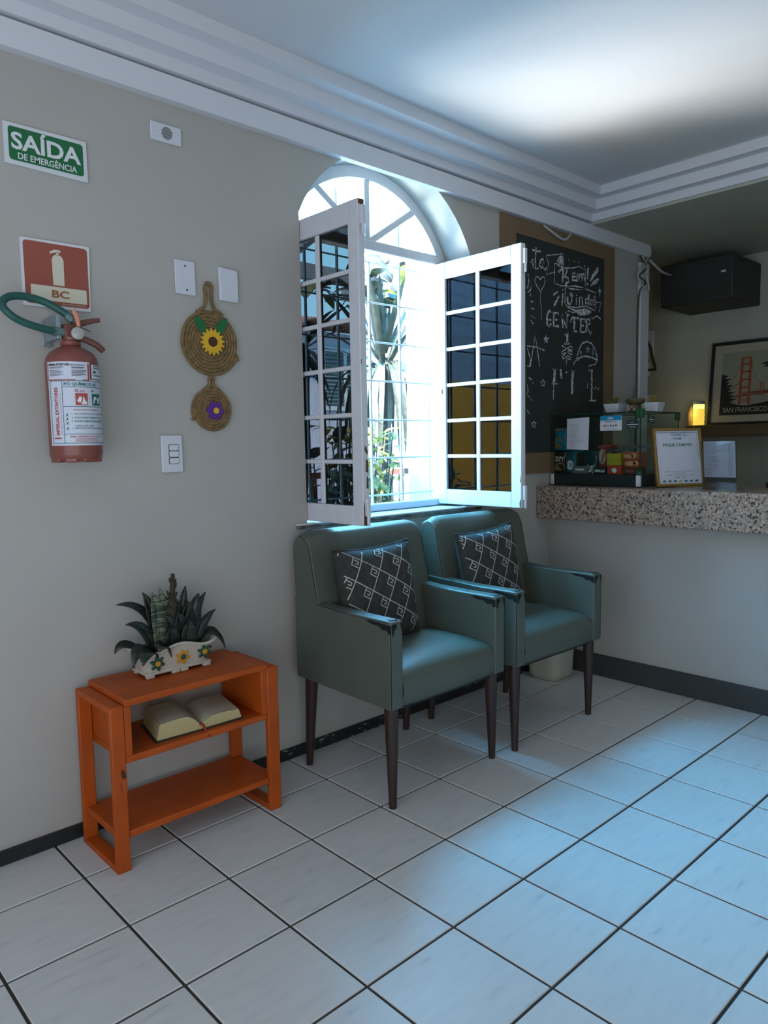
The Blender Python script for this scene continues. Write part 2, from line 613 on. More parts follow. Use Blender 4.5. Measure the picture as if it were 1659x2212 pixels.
# baseboards
bb = MB().box(-9, 9.94, .775, .82, 0, .15)
bo = struct(bb.build('baseboard_left', BASEB, bevel=.01))
chip = Print(wallfn(.775), .004)
rnd = random.Random(3)
for x0, x1, k in ((3.25, 6.3, 26), (6.5, 9.6, 18)):
    for q in range(k):
        x = rnd.uniform(x0, x1); z = rnd.choice((rnd.uniform(.11, .15), rnd.uniform(.0, .03), rnd.uniform(.02, .12)))
        l = rnd.uniform(.02, .12); h = rnd.uniform(.004, .018)
        chip.pg([(x, z), (x+l*.5, z-h*.6), (x+l, z+h*.3), (x+l*.7, z+h), (x+l*.2, z+h*.8)])
chip.put('paint_chip', M('bare_plaster', '#8d8c84', rough=.9), bo)
struct(MB().box(9.94, 10.0, -13, .775, 0, .38).build('baseboard_right', M('reception_baseboard', '#3b3d3c', rough=.6), bevel=.01))
struct(MB().box(10, 10.28, -13, .82, 0, 2.9).build('wall_right', WALL, smooth=False))

# ------------------------------------------------------------------ window_1: frame, fanlight, sill, two open casements
win = bpy.data.objects.new('window_1', None); COL.objects.link(win)
win.location = Vector((CX, 1.42, 3.12))*T; ORG['window_1'] = Vector((CX, 1.42, 3.12)); win['kind'] = 'structure'
Y0, Y1 = 1.35, 1.50
outer = arch_pts(HW - .004, ZS, ZC, RA - .004)
inner = arch_pts(1.50, 7.15, ZC, 1.69)
def arched(mb, out, inn, zb_out, zb_in, y0, y1):
    A = [(out[0][0], zb_out)] + out + [(out[-1][0], zb_out)]
    B = [(inn[0][0], zb_in)] + inn + [(inn[-1][0], zb_in)]
    m = len(A)
    vs = []
    for y in (y0, y1):
        vs += [(x, y, z) for x, z in A] + [(x, y, z) for x, z in B]
    fs = []
    for i in range(m-1):
        fs += [(i, i+1, m+i+1, m+i), (2*m+i, 3*m+i, 3*m+i+1, 2*m+i+1), (i, 2*m+i, 2*m+i+1, i+1), (m+i, m+i+1, 3*m+i+1, 3*m+i)]
    mb.add(vs, fs)
fr = MB()
arched(fr, outer, inner, 3.12, 3.12, Y0, Y1)
fr.build('window_frame', WOODW, win, angle=30)
MB().box(CX-1.52, CX+1.52, Y0-.02, Y1, 3.12, 3.23).build('bottom_rail', WOODW, win, bevel=.015)
MB().box(CX-1.54, CX+1.54, Y0-.03, Y1, 7.03, 7.18).build('transom', WOODW, win, bevel=.02)
for a in (33, 90, 147):
    a = math.radians(a)
    p = Vector((CX, 1.42, 7.14))
    L = 1.69 + .0
    q = p + Vector((math.cos(a), 0, math.sin(a)))*(.95 if a == PI/2 else 1.17)
    if abs(a - PI/2) < .01: q = Vector((CX, 1.42, 8.06))
    MB().bar(p, q, .1, .1, up=(0, 1, 0)).build('glazing_bar', WOODW, win, bevel=.012)
CLEAR = glass('clear_pane', (.9, .96, .97), .03)
for a, b in ((3, 31), (36, 86), (94, 144), (149, 177)):
    pts = [(CX + .09*math.cos(math.radians((a+b)/2)), 7.19)]
    for k in range(9):
        t = math.radians(a + (b-a)*k/8)
        d = Vector((math.cos(t), math.sin(t)))
        # distance from the fan centre to the arch
        oz = 7.16 - ZC
        bq = oz*d.y
        L = -bq + math.sqrt(bq*bq - oz*oz + 1.70**2)
        pts.append((CX + d.x*L, max(7.185, 7.16 + d.y*L)))
    MB().prism(pts, lambda u, v, h: Vector((u, 1.42+h, v)), 0, .012).build('pane', CLEAR, win, smooth=False)
# sill: light painted board over a dark worn stone edge
STONE = M('worn_sill_paint', '#8b8881', rough=.8, scale=22, col2='#4c463f', bump=.5, bscale=40)
MB().box(4.24, 8.0, .75, .815, 3.055, 3.10).build('sill_edge', STONE, win, bevel=.02)
MB().box(4.435, 7.805, .82, 1.72, 3.035, 3.11).box(4.24, 8.0, .74, .82, 3.10, 3.125).build('window_sill', WOODW, win, bevel=.008)

SMOKE = glass('smoked_pane', (.135, .125, .118), .010)
CHIP = M('bare_wood', '#5b3f28', rough=.9, var=.3, scale=30)
def casement(x0, x1, yh, yf, side):
    """leaf hinged at y = yh, swung into the room so that it ends at y = yf"""
    z0, z1 = 3.15, 7.04
    st, tr, brl, mu = .19, .26, .24, .055
    ya, yb = yf, yh
    m = MB()
    m.box(x0, x1, ya, ya+st, z0, z1); m.box(x0, x1, yb-st, yb, z0, z1)
    m.box(x0+.002, x1-.002, ya+st, yb-st, z0, z0+brl); m.box(x0+.002, x1-.002, ya+st, yb-st, z1-tr, z1)
    ym = (ya+yb)/2
    xm0, xm1 = x0+.02, x1-.02
    m.box(xm0, xm1, ym-mu/2-.01, ym+mu/2+.01, z0+brl, z1-tr)
    rows = 6
    ph = (z1-tr-z0-brl - (rows-1)*mu)/rows
    for k in range(1, rows):
        z = z0+brl + k*ph + (k-1)*mu
        m.box(xm0, xm1, ya+st, ym-mu/2-.01, z, z+mu); m.box(xm0, xm1, ym+mu/2+.01, yb-st, z, z+mu)
    leaf = m.build('casement', WOODW, win, bevel=.012, label='%s casement of white painted wood with twelve smoked panes' % side)
    xc = (x0+x1)/2
    for k in range(rows):
        z = z0+brl + k*(ph+mu)
        for a, b in ((ya+st, ym-mu/2-.01), (ym+mu/2+.01, yb-st)):
            MB().box(xc-.008, xc+.008, a-.01, b+.01, z-.01, z+ph+.01).build('pane', SMOKE, leaf, smooth=False)
    # iron pins at the free edge, hinges at the frame
    for zz in (z0+.12, z1-.3):
        MB().box(xc-.03, xc+.03, ya-.05, ya+.0, zz, zz+.22).tube([(xc, ya-.035, zz-.12), (xc, ya-.035, zz+.05)], .022, 8).build('bolt', WOODW, leaf, bevel=.008)
    for zz in (z0+.5, z1-.7):
        MB().tube([(xc, yb+.012, zz), (xc, yb+.012, zz+.28)], .022, 8).build('hinge', WOODW, leaf)
    return leaf
lf = casement(4.445, 4.55, 1.335, -.30, 'left')
rf = casement(7.56, 7.665, 1.335, -.36, 'right')
p = Print(lambda u, v, h: Vector((u, -.30-h, v)), .004)
p.pg([(4.45, 3.16), (4.52, 3.155), (4.548, 3.2), (4.545, 3.36), (4.51, 3.33), (4.5, 3.40), (4.47, 3.37), (4.45, 3.48)])
p.pg([(4.50, 3.62), (4.53, 3.6), (4.535, 3.74), (4.51, 3.76)]); p.pg([(4.49, 3.82), (4.53, 3.80), (4.535, 3.95), (4.50, 3.97)])
p.pg([(4.48, 4.08), (4.52, 4.02), (4.53, 4.06), (4.49, 4.14)]); p.pg([(4.452, 6.98), (4.54, 6.95), (4.545, 7.03), (4.455, 7.035)])
p.pg([(4.452, 5.12), (4.462, 5.10), (4.462, 5.16), (4.452, 5.17)])
p.put('paint_chip', CHIP, lf)
p = Print(lambda u, v, h: Vector((7.56-h, u, v)), .004)
p.pg([(-.355, 3.17), (-.33, 3.16), (-.325, 3.23), (-.35, 3.3)]); p.pg([(-.355, 3.55), (-.335, 3.53), (-.34, 3.66)]); p.pg([(1.2, 4.95), (1.24, 4.94), (1.235, 5.03), (1.2, 5.02)])
p.put('paint_chip', CHIP, rf)

# security grille of thin white bars outside the frame
gr = thing('security_grille', 'white iron security grille of thin crossed bars outside the arched window', 'grille', (CX, 1.62, 3.12))
IRON = M('white_iron', '#d2d6dc', rough=.45)
for k, x in enumerate((4.50, 5.11, 5.71, 6.34, 6.99, 7.66)):
    MB().tube([(x, 1.62, 3.12), (x, 1.62, 7.9 if abs(x-CX) < 1 else 7.2)], .024 if k < 5 else .015, 6).build('bar', IRON, gr)
for z in (6.94, 6.335, 5.737, 5.14, 4.53, 3.93, 3.34):
    MB().tube([(4.44, 1.60, z), (7.80, 1.60, z)], .014, 6).build('rod', IRON, gr)

# ================================================================== OUTSIDE THE WINDOW
struct(MB().box(-30, 40, 1.72, 40, -.6, -.3).build('ground', M('garden_paving', '#b4aea6', rough=1, var=.3, scale=4), smooth=False))
struct(MB().box(8.6, 9.2, 1.72, 3.07, -.3, 9.2).build('wall_porch', M('white_render', '#e2e4e4', rough=.9, var=.03, scale=3), smooth=False))
yw = MB().box(-12, 2.6, 7.0, 7.5, -.3, 5.9)
struct(MB().box(-12, 2.6, 7.1, 7.5, 5.9, 12).build('pane_reflection_wall', M('reflection_blue_grey', '#64839f', rough=.8, var=.25, scale=6, stretch=(.2, 1, 4)), smooth=False))  # added wall: its blue-grey darkens the reflection in the right casement panes
struct(yw.build('wall_garden', M('yellow_render', '#a87f28', rough=.9, var=.06, scale=3), smooth=False))

# neighbouring house with a louvred window
nh = thing('neighbour_house', 'pale lilac house across the garden with a louvred window and clay roof edge', 'house', (20, 14, -.3))
MB().box(8, 34, 13, 20, -.3, 8.0).build('wall', M('lilac_render', '#c3c6dc', rough=.9, var=.03, scale=2), nh, smooth=False)
lw = MB().box(14.35, 16.45, 12.9, 13, 5.35, 5.5).box(14.35, 16.45, 12.9, 13, 7.35, 7.5).box(14.35, 14.5, 12.9, 13, 5.5, 7.35).box(16.3, 16.45, 12.9, 13, 5.5, 7.35).box(15.33, 15.47, 12.9, 13, 5.5, 7.35)
wnd = lw.build('window', M('pale_blue_paint', '#c9d6dd', rough=.6), nh, smooth=False)
for k in range(14):
    z = 5.55 + k*.13
    for xa, xb in ((14.5, 15.33), (15.47, 16.3)):
        MB().obox(((xa+xb)/2, 12.95, z), ((xb-xa)/2, 0, 0), (0, .05, -.04), (0, .006, .008)).build('slat', M('louvre_grey', '#6f8b90', rough=.6), wnd, smooth=False)
CLAY = M('clay_tile', '#8c6a5c', rough=.8, var=.15, scale=10)
for k in range(18):
    x = 9 + k*1.2
    MB().grid(lambda a, b, x=x: Vector((x + .6*math.cos(PI*a), 12.4 + 4*b, 8.0 + .7*b + .3*math.sin(PI*a))), 8, 2).build('roof_tile', CLAY, nh, solid=.08)

# porch pergola whose beams cross the top of the view
pg = thing('pergola', 'timber pergola with slanted beams over the garden strip outside', 'pergola', (7, 4.2, -.3))
BEAM = M('pergola_timber', '#75808a', rough=.8, var=.15, scale=8)
for k, y in enumerate((5.2, 7.4)):
    MB().bar((3.2, y, 8.5 - .2*k), (14, y, 8.5 - .2*k), .22, .35).build('beam', BEAM, pg, smooth=False)
for x in (8.4, 11.2):
    MB().bar((x, 4.4, 8.9), (x+.3, 8.3, 8.1), .16, .26).build('rafter', BEAM, pg, smooth=False)
for x in (3.3, 13.9):
    MB().box(x-.12, x+.12, 5.08, 5.32, -.3, 8.35).build('post', BEAM, pg, smooth=False)
# iron railing low in the garden
rl = thing('garden_railing', 'brown timber railing low behind the garden plants', 'railing', (8.3, 4.4, -.3))
RAILM = M('railing_brown', '#402318', rough=.6)
MB().box(6.4, 10.5, 4.36, 4.44, 3.5, 3.62).build('rail', RAILM, rl, smooth=False)
for x in (6.5, 7.3, 8.1, 8.9, 9.7, 10.4):
    MB().box(x-.05, x+.05, 4.36, 4.44, -.3, 3.5).build('baluster', RAILM, rl, smooth=False)

def blade(base, mid, tip, width, fold=.25, n=8, wend=.02, wstart=.5, up=Vector((0, 0, 1))):
    """long leaf on a curve with a folded midrib"""
    b, m_, t = Vector(base), Vector(mid), Vector(tip)
    L, Cn, R = [], [], []
    for i in range(n+1):
        s = i/n
        p = b*(1-s)**2 + m_*2*s*(1-s) + t*s*s
        d = ((m_-b)*(1-s) + (t-m_)*s).normalized()
        side = d.cross(up)
        if side.length < .05: side = d.cross(Vector((0, 1, 0)))
        side.normalize()
        nn = side.cross(d)
        w = width*(wstart + (1-wstart)*math.sin(PI*min(1, s*1.6)/2))*(1 - s**3) if s < .999 else wend*width
        L.append(p - side*w/2 + nn*w*fold*.5); Cn.append(p); R.append(p + side*w/2 + nn*w*fold*.5)
    vs = L + Cn + R
    k = n+1
    fs = []
    for i in range(n):
        fs += [(i, i+1, k+i+1, k+i), (k+i, k+i+1, 2*k+i+1, 2*k+i)]
    return vs, fs

LG1 = leafmat('sword_leaf', '#0f130d', '#1e2318', .2)
LG2 = leafmat('broad_leaf', '#3a401a', '#5e6129', .4)
LG3 = leafmat('yellow_leaf', '#4b4819', '#857a35', .4)
LG4 = leafmat('dark_leaf', '#10170f', '#222c1d', .25)
STEM = M('brown_stem', '#2b231a', rough=.9, var=.2, scale=20)
rnd = random.Random(11)
# sword-leaved plant: old leaves hang down as a skirt, young ones stand up
yu = thing('yucca', 'tall sword-leaved plant with a drooping skirt, seen through the middle of the window', 'plant', (9.67, 4.9, -.3))
MB().tube([(9.67, 4.9, -.3), (9.65, 4.9, 3), (9.7, 4.88, 6.05)], [.16, .14, .12], 8).build('trunk', STEM, yu)
for k in range(22):
    a = 2*PI*k/22 + rnd.uniform(-.1, .1); el = rnd.uniform(.35, 1.4)
    L = rnd.uniform(1.5, 2.3)
    b = Vector((9.70 + .16*math.cos(a), 4.88 + .16*math.sin(a), 5.95 + rnd.uniform(-.15, .25)))
    d = Vector((math.cos(a)*math.cos(el), math.sin(a)*math.cos(el), math.sin(el)))
    tip = b + d*L + Vector((0, 0, -.25*math.cos(el)))
    MB().add(*blade(b, b + d*L*.55 + Vector((0, 0, .1)), tip, .17)).build('leaf', LG1, yu)
for k in range(30):
    a = 2*PI*k/30 + rnd.uniform(-.1, .1)
    r = rnd.uniform(.45, 1.1)
    b = Vector((9.68, 4.88, 5.85 + rnd.uniform(-.1, .1)))
    out = Vector((math.cos(a), math.sin(a), 0)); b = b + out*.2
    MB().add(*blade(b, b + out*r*1.1 + Vector((0, 0, .05)), b + out*r + Vector((0, 0, -rnd.uniform(1.4, 2.2))), .19, up=out)).build('leaf', LG1, yu)
# fan palm whose blades cross the left casement
fp = thing('fan_palm', 'dark palm with long pointed fronds behind the left casement', 'plant', (8.3, 6.1, -.3))
MB().tube([(8.3, 6.1, -.3), (8.25, 6.1, 3), (8.4, 6.05, 6.2)], [.2, .17, .15], 8).build('trunk', STEM, fp)
for k in range(30):
    a = math.radians(100 + 190*k/29) + rnd.uniform(-.08, .08)
    el = rnd.uniform(-.75, .55); L = rnd.uniform(1.4, 2.3)
    b = Vector((8.38, 6.05, 6.2))
    d = Vector((math.cos(a)*math.cos(el), math.sin(a)*math.cos(el)*.7, math.sin(el)))
    MB().add(*blade(b, b + d*L*.6 + Vector((0, 0, .25)), b + d*L, .17)).build('leaf', LG4, fp)

def bush(name, label, c, n, spread, height, size, mat, seed, group=None, stuff=False, z0=None):
    rr = random.Random(seed)
    t = thing(name, label, 'plant', c, group)
    base = Vector(c)
    st = MB()
    lv = MB()
    for k in range(n):
        a = rr.uniform(0, 2*PI); r = spread*math.sqrt(rr.random()); h = rr.uniform(.25, 1)*height
        p = base + Vector((r*math.cos(a), r*math.sin(a)*.7, h))
        q = base + Vector((r*.25*math.cos(a), r*.25*math.sin(a), h*.35))
        if not stuff or k % 6 == 0: st.tube([base + Vector((.1*math.cos(a), .1*math.sin(a), 0)), q, p], [.035, .025, .012], 5)
        s_ = size*rr.uniform(.6, 1.25)
        aa = a + rr.uniform(-1.2, 1.2); el = rr.uniform(-.9, .5)
        d = Vector((math.cos(aa)*math.cos(el), math.sin(aa)*math.cos(el), math.sin(el)))
        vs, fs = blade(p, p + d*s_*.5 + Vector((0, 0, .12*s_)), p + d*s_ - Vector((0, 0, .1*s_)), s_*.62, fold=.2, n=5, wstart=.35)
        if stuff: lv.add(vs, fs)
        else: MB().add(vs, fs).build('leaf', mat, t)
    st.build('stem', STEM, t)
    if stuff:
        lv.build('foliage', mat, t)['kind'] = 'stuff'
    return t
bush('broadleaf_shrub', 'broad-leaved shrub with dark leaves behind the lower left casement panes', (6.7, 3.3, -.3), 34, .75, 5.0, .5, LG4, 5)
bush('sunlit_shrub', 'sunlit yellow-green shrub low in the middle of the window view', (8.3, 4.1, -.3), 46, .6, 5.1, .55, LG2, 6)
bush('flowering_bush', 'dense yellowish bush along the bottom of the window view', (7.5, 3.1, -.3), 420, .75, 4.75, .26, LG3, 7, stuff=True)
bush('pale_bush', 'pale green bush at the foot of the left casement', (6.2, 2.7, -.3), 160, .5, 4.1, .3, leafmat('pale_leaf', '#4a5347', '#7f8878', .4), 8, stuff=True)
# tree branch with large leaves at the top of the view
tr = thing('garden_tree', 'slender tree with large round leaves high outside the window', 'tree', (10.2, 5.4, -.3))
MB().tube([(10.2, 5.4, -.3), (10.1, 5.3, 4), (9.9, 5.1, 7.2)], [.2, .16, .1], 8).tube([(10.0, 5.2, 6), (9.4, 5.0, 7.2), (8.4, 4.8, 7.5), (7.6, 4.6, 7.2)], [.09, .07, .05, .03], 6).build('trunk', STEM, tr)
for k in range(46):
    if k < 26: p = Vector((rnd.uniform(9.2, 10.6), rnd.uniform(4.7, 5.6), rnd.uniform(7.1, 8.3)))
    else:
        s = rnd.random()
        p = Vector((7.4 + 2.2*s, 4.6 + .4*s + rnd.uniform(-.2, .2), 7.25 + .2*s + rnd.uniform(-.35, .25)))
    a = rnd.uniform(0, 2*PI); el = rnd.uniform(-1.1, .3); s_ = rnd.uniform(.35, .6)
    d = Vector((math.cos(a)*math.cos(el), math.sin(a)*math.cos(el), math.sin(el)))
    MB().add(*blade(p, p + d*s_*.5 + Vector((0, 0, .08)), p + d*s_, s_*.75, fold=.15, n=5, wstart=.4)).build('leaf', LG1 if k % 3 else LG2, tr)

# ================================================================== THINGS ON THE WINDOW WALL
PW = M('white_plastic', '#d6d8de', rough=.4)
SIGNW = M('sign_white', '#dcdde0', rough=.5)
INKW = M('sign_lettering_white', '#e2e4e2', rough=.5)
wf = wallfn(.82)

# emergency exit sign
t = thing('exit_sign', 'green emergency exit sign with white lettering high on the left wall', 'sign', (1.315, .81, 6.9))
MB().prism([(.92, 6.905), (1.714, 6.885), (1.712, 7.285), (.922, 7.29)], wf, .004, .025).build('board', SIGNW, t, smooth=False)
wf2 = lambda u, v, h: wallfn(.795)(u, v - .012*(u-.92)/.79, h)
Print(wf2, .003).pg(rrect(.962, 1.675, 6.945, 7.258, .03)).put('green_panel', M('exit_green', '#1c6a3c', rough=.45), t)
tx = Print(wf2, .007)
tx.text('SAÍDA', .985, 7.048, width=.665, height=.203, bold=.028)
tx.text('DE EMERGÊNCIA', 1.04, 6.962, width=.565, height=.077, bold=.018)
tx.put('lettering', INKW, t)

# extinguisher marker sign
t = thing('extinguisher_sign', 'square red sign with pale extinguisher symbol and letters BC', 'sign', (1.35, .81, 5.57))
MB().prism([(1.012, 5.575), (1.672, 5.572), (1.688, 6.235), (1.012, 6.23)], wf, .004, .025).build('board', SIGNW, t, smooth=False)
w3 = wallfn(.795)
Print(w3, .003).pg(rrect(1.035, 1.662, 5.6, 6.207, .035)).put('red_panel', M('sign_red', '#9c5140', rough=.5), t)
CREAM = M('sign_cream', '#d8d2bb', rough=.6)
p = Print(w3, .007)
p.pg([(1.305, 5.80), (1.415, 5.80), (1.418, 6.05), (1.405, 6.085), (1.375, 6.105), (1.345, 6.105), (1.315, 6.085), (1.302, 6.05)])
p.pg([(1.345, 6.10), (1.375, 6.10), (1.372, 6.13), (1.348, 6.13)])
p.pg([(1.345, 6.125), (1.285, 6.105), (1.283, 6.125), (1.335, 6.152), (1.395, 6.15), (1.393, 6.13)])
p.put('extinguisher_symbol', CREAM, t)
Print(w3, .007).pg(rrect(1.085, 1.635, 5.64, 5.785, .012)).put('cream_panel', CREAM, t)
Print(w3, .011).text('BC', 1.285, 5.675, width=.17, height=.075, bold=.03).put('lettering', M('sign_brown', '#9a6238', rough=.6), t)
Print(w3, .011).text('FOTOLUMINESCENTE NBR 13434', 1.38, 5.612, width=.24, height=.014).put('fine_print', CREAM, t)

# chime plate, blank plates, switch
t = thing('chime_plate', 'white wall plate with a round slotted grille under the cornice', 'wall plate', (2.615, .81, 7.51))
MB().prism(rrect(2.432, 2.797, 7.512, 7.708, .015), wf, 0, .03).build('plate', PW, t, bevel=.008)
DK = M('dark_slot', '#23221f', rough=.9)
p = Print(wallfn(.79), .004)
for k in range(-3, 4):
    o = k*.019; h = math.sqrt(max(0, .066**2 - o*o))
    u0, v0 = 2.62 + o*.8, 7.61 + o*.6
    p.line([(u0 - h*.55, v0 + h*.83), (u0 + h*.55, v0 - h*.83)], .0085)
p.put('grille_slots', DK, t)
p = Print(wallfn(.79), .003)
p.disc(2.47, 7.6, .006); p.disc(2.76, 7.62, .006); p.put('screw', M('screw_grey', '#9a9ca2', rough=.4), t)

t = thing('blank_plate', 'white blank wall plate with two screw holes above the rope trivets', 'wall plate', (2.777, .81, 5.88))
MB().prism([(2.653, 5.892), (2.905, 5.885), (2.9, 6.268), (2.648, 6.268)], wf, .004, .028).build('plate', PW, t, bevel=.008)
p = Print(wallfn(.792), .003); p.disc(2.775, 6.205, .011); p.disc(2.79, 5.94, .011); p.put('screw_hole', DK, t)
t = thing('blank_plate', 'plain white blank wall plate without holes, right of the rope loop', 'wall plate', (3.337, .81, 5.865))
MB().prism([(3.213, 5.875), (3.465, 5.868), (3.463, 6.245), (3.207, 6.262)], wf, 0, .045).build('plate', PW, t, bevel=.012)
t = thing('light_switch', 'white light switch plate with three rounded rockers below the trivets', 'switch', (2.52, .81, 3.87))
MB().prism(rrect(2.39, 2.65, 3.868, 4.29, .02), wf, 0, .035).build('plate', PW, t, bevel=.01)
for z in (4.15, 4.075, 4.0):
    MB().prism(rrect(2.478, 2.592, z-.033, z+.033, .015), wf, .036, .05).build('rocker', PW, t, bevel=.006)
p = Print(wallfn(.785), .001)
for z in (4.15, 4.075, 4.0): p.pg(rrect(2.47, 2.60, z-.039, z+.039, .018))
p.put('rocker_gap', M('gap_brown', '#6a6355', rough=.9), t)

# rope trivets
ROPE = M('sisal_rope', '#7d6440', rough=.95, var=.25, scale=60, bump=.6, bscale=150)
def coil(cx, cz, R, r, y, turns, a_end):
    pts = []
    n = int(turns*34)
    for i in range(n+1):
        s = i/n
        a = a_end - 2*PI*turns*(1-s)
        rad = .012 + (R-r)*s
        pts.append((cx + rad*math.cos(a), y - .003*math.sin(7*a), cz + rad*math.sin(a)))
    return pts
def trivet(label, cx, cz, R, r, loop_top, lw, a_end, tail):
    t = thing('rope_trivet', label, 'trivet', (cx, .78, cz-R), 'rope trivets on the wall')
    y = .82 - r - .012
    m = MB().tube(coil(cx, cz, R, r, y, (R/(2*r))*1.0, a_end), r*1.02, 7)
    m.lathe([(R-r, 0), (R-r, .012)], (cx, .80, cz), (0, -1, 0), 24)
    e = Vector((cx + (R-r)*math.cos(a_end), y, cz + (R-r)*math.sin(a_end)))
    m.tube([e - Vector((-math.sin(a_end)*.05, 0, math.cos(a_end)*.05))*(-1 if tail < 0 else 1)*0, e, e + Vector((tail, 0, -.07))], r, 7)
    m.build('coil', ROPE, t)
    h = loop_top - cz
    L = [(cx - R*.42, cz + R*.86), (cx - lw*.75, cz + R*1.08), (cx - lw*.5, cz + (R*1.1 + h)/2), (cx - lw*.62, loop_top - lw*.9), (cx - lw*.35, loop_top - lw*.15),
         (cx, loop_top), (cx + lw*.4, loop_top - lw*.2), (cx + lw*.62, loop_top - lw*.9), (cx + lw*.45, cz + (R*1.1 + h)/2), (cx + lw*.8, cz + R*1.05), (cx + R*.45, cz + R*.85)]
    P = []
    for i in range(len(L)-1):          # soften the outline
        p0, p1, p2, p3 = L[max(i-1, 0)], L[i], L[i+1], L[min(i+2, len(L)-1)]
        for q in range(4):
            s = q/4
            P.append(tuple(.5*((2*p1[k]) + (p2[k]-p0[k])*s + (2*p0[k]-5*p1[k]+4*p2[k]-p3[k])*s*s + (-p0[k]+3*p1[k]-3*p2[k]+p3[k])*s**3) for k in (0, 1)))
    P.append(L[-1])
    MB().tube([(a, y, b) for a, b in P], r*1.05, 8).build('hanging_loop', ROPE, t)
    return t, y - r
t, yf = trivet('large round rope trivet with a yellow felt sunflower', 3.06, 5.37, .385, .021, 6.05, .075, -.35, .03)
fn = wallfn(yf)
GF = M('green_felt', '#23683a', rough=.95)
for s, tip in ((-1, (-.20, .33)), (1, (.22, .34))):
    a0 = Vector((3.06 + s*.05, 5.44)); a1 = Vector((3.06 + tip[0], 5.37 + tip[1]*.88)); dd = a1 - a0; nn_ = Vector((-dd.y, dd.x)).normalized()
    P = [tuple(a0 + dd*q/8 + nn_*.058*math.sin(PI*q/8)**.8) for q in range(9)] + [tuple(a0 + dd*q/8 - nn_*.058*math.sin(PI*q/8)**.8) for q in range(7, 0, -1)]
    MB().prism(P, fn, .0, .008).build('felt_leaf', GF, t, smooth=False)
sun = []
for k in range(32):
    a = 2*PI*k/32 + .1
    r = .165 if k % 2 == 0 else .118
    sun.append((3.07 + r*math.cos(a), 5.375 + r*math.sin(a)))
MB().prism(sun, fn, .008, .02).build('sunflower', M('yellow_felt', '#e0ae2c', rough=.95), t, smooth=False)
MB().prism([(3.07 + .057*math.cos(2*PI*k/20), 5.375 + .057*math.sin(2*PI*k/20)) for k in range(20)], fn, .02, .03).build('flower_centre', M('brown_felt', '#4d2f1c', rough=.95), t, smooth=False)
t, yf = trivet('small round rope trivet with a purple felt flower', 3.055, 4.58, .265, .020, 4.965, .045, PI + .2, -.02)
fn = wallfn(yf)
fl = []
for k in range(48):
    a = 2*PI*k/48
    r = .085 + .03*abs(math.cos(3*a + .4))
    fl.append((3.075 + r*math.cos(a), 4.575 + r*math.sin(a)))
MB().prism(fl, fn, .002, .014).build('felt_flower', M('purple_felt', '#5b2f86', rough=.95), t, smooth=False)
MB().prism([(3.085 + .036*math.cos(2*PI*k/20), 4.575 + .036*math.sin(2*PI*k/20)) for k in range(20)], fn, .014, .024).build('flower_centre', M('yellow_felt', '#e0ae2c'), t, smooth=False)

# ------------------------------------------------------------------ fire extinguisher
EX, EY = 1.32, .46
t = thing('fire_extinguisher', 'red fire extinguisher with white label and haze-tinted dark hose hung on the wall', 'extinguisher', (EX, EY, 4.02))
RED = M('extinguisher_red', '#82483c', rough=.35, var=.06, scale=6)
R_ = .247
MB().lathe([(.19, 4.06), (.215, 4.04), (.235, 4.06), (R_, 4.10), (R_, 4.98), (.235, 5.04), (.20, 5.09), (.13, 5.135), (.085, 5.155), (.08, 5.17)], (EX, EY, 0), n=40).build('cylinder', RED, t)
foot = MB()
for k in range(8):
    a = 2*PI*k/8 + .2
    foot.obox((EX + .2*math.cos(a), EY + .2*math.sin(a), 4.05), (.03*math.cos(a), .03*math.sin(a), 0), (-.06*math.sin(a), .06*math.cos(a), 0), (0, 0, .03))
foot.build('foot_ring', RED, t, bevel=.015)
MB().lathe([(.08, 5.15), (.095, 5.165), (.095, 5.20), (.07, 5.215), (.075, 5.24)], (EX, EY, 0), n=20).build('neck_collar', RED, t)
VAL = M('valve_brown', '#6b4034', rough=.5)
MB().box(EX-.07, EX+.07, EY-.055, EY+.055, 5.22, 5.37).build('valve', VAL, t, bevel=.02)
MB().tube([(EX+.02, EY-.01, 5.375), (EX+.12, EY-.03, 5.39), (EX+.2, EY-.05, 5.415), (EX+.275, EY-.06, 5.43)], [.032, .03, .026, .022], 8).build('lever', VAL, t)
MB().tube([(EX+.05, EY-.02, 5.25), (EX+.14, EY-.04, 5.225), (EX+.23, EY-.06, 5.185), (EX+.285, EY-.06, 5.14), (EX+.30, EY-.06, 5.125)], [.03, .032, .033, .033, .028], 8).build('carrying_handle', VAL, t)
gx = Vector((EX+.045, EY-.06, 5.275)); gd = Vector((-.2, -1, 0)).normalized()
MB().lathe([(.055, 0), (.062, .02), (.06, .05), (.05, .058)], gx, gd, 20).build('gauge', M('gauge_glass', '#a9a7a0', rough=.2), t)
MB().tube([(EX+.02, EY-.07, 5.5), (EX+.045, EY-.09, 5.42), (EX+.05, EY-.1, 5.34)], [.02, .026, .018], 8).build('seal', M('pink_seal', '#d98a72', rough=.6), t)
MB().tube([(EX+.06, EY-.06, 5.35), (EX+.13, EY-.08, 5.32), (EX+.17, EY-.08, 5.305)], .006, 5).build('pin', VAL, t)
HOSE = M('haze_tinted_hose', '#20554c', rough=.5)  # black hose with the teal of flare haze put into its colour
hp = [(EX-.06, EY, 5.29), (EX-.16, EY-.01, 5.29), (EX-.32, EY-.02, 5.315), (EX-.47, EY-.02, 5.36), (EX-.57, EY-.01, 5.43), (EX-.60, EY+.02, 5.50), (EX-.56, EY+.05, 5.56),
      (EX-.47, EY+.08, 5.60), (EX-.34, EY+.09, 5.605), (EX-.2, EY+.08, 5.575), (EX-.08, EY+.04, 5.51), (EX+.01, EY+.0, 5.44), (EX+.07, EY-.02, 5.385)]
P = []
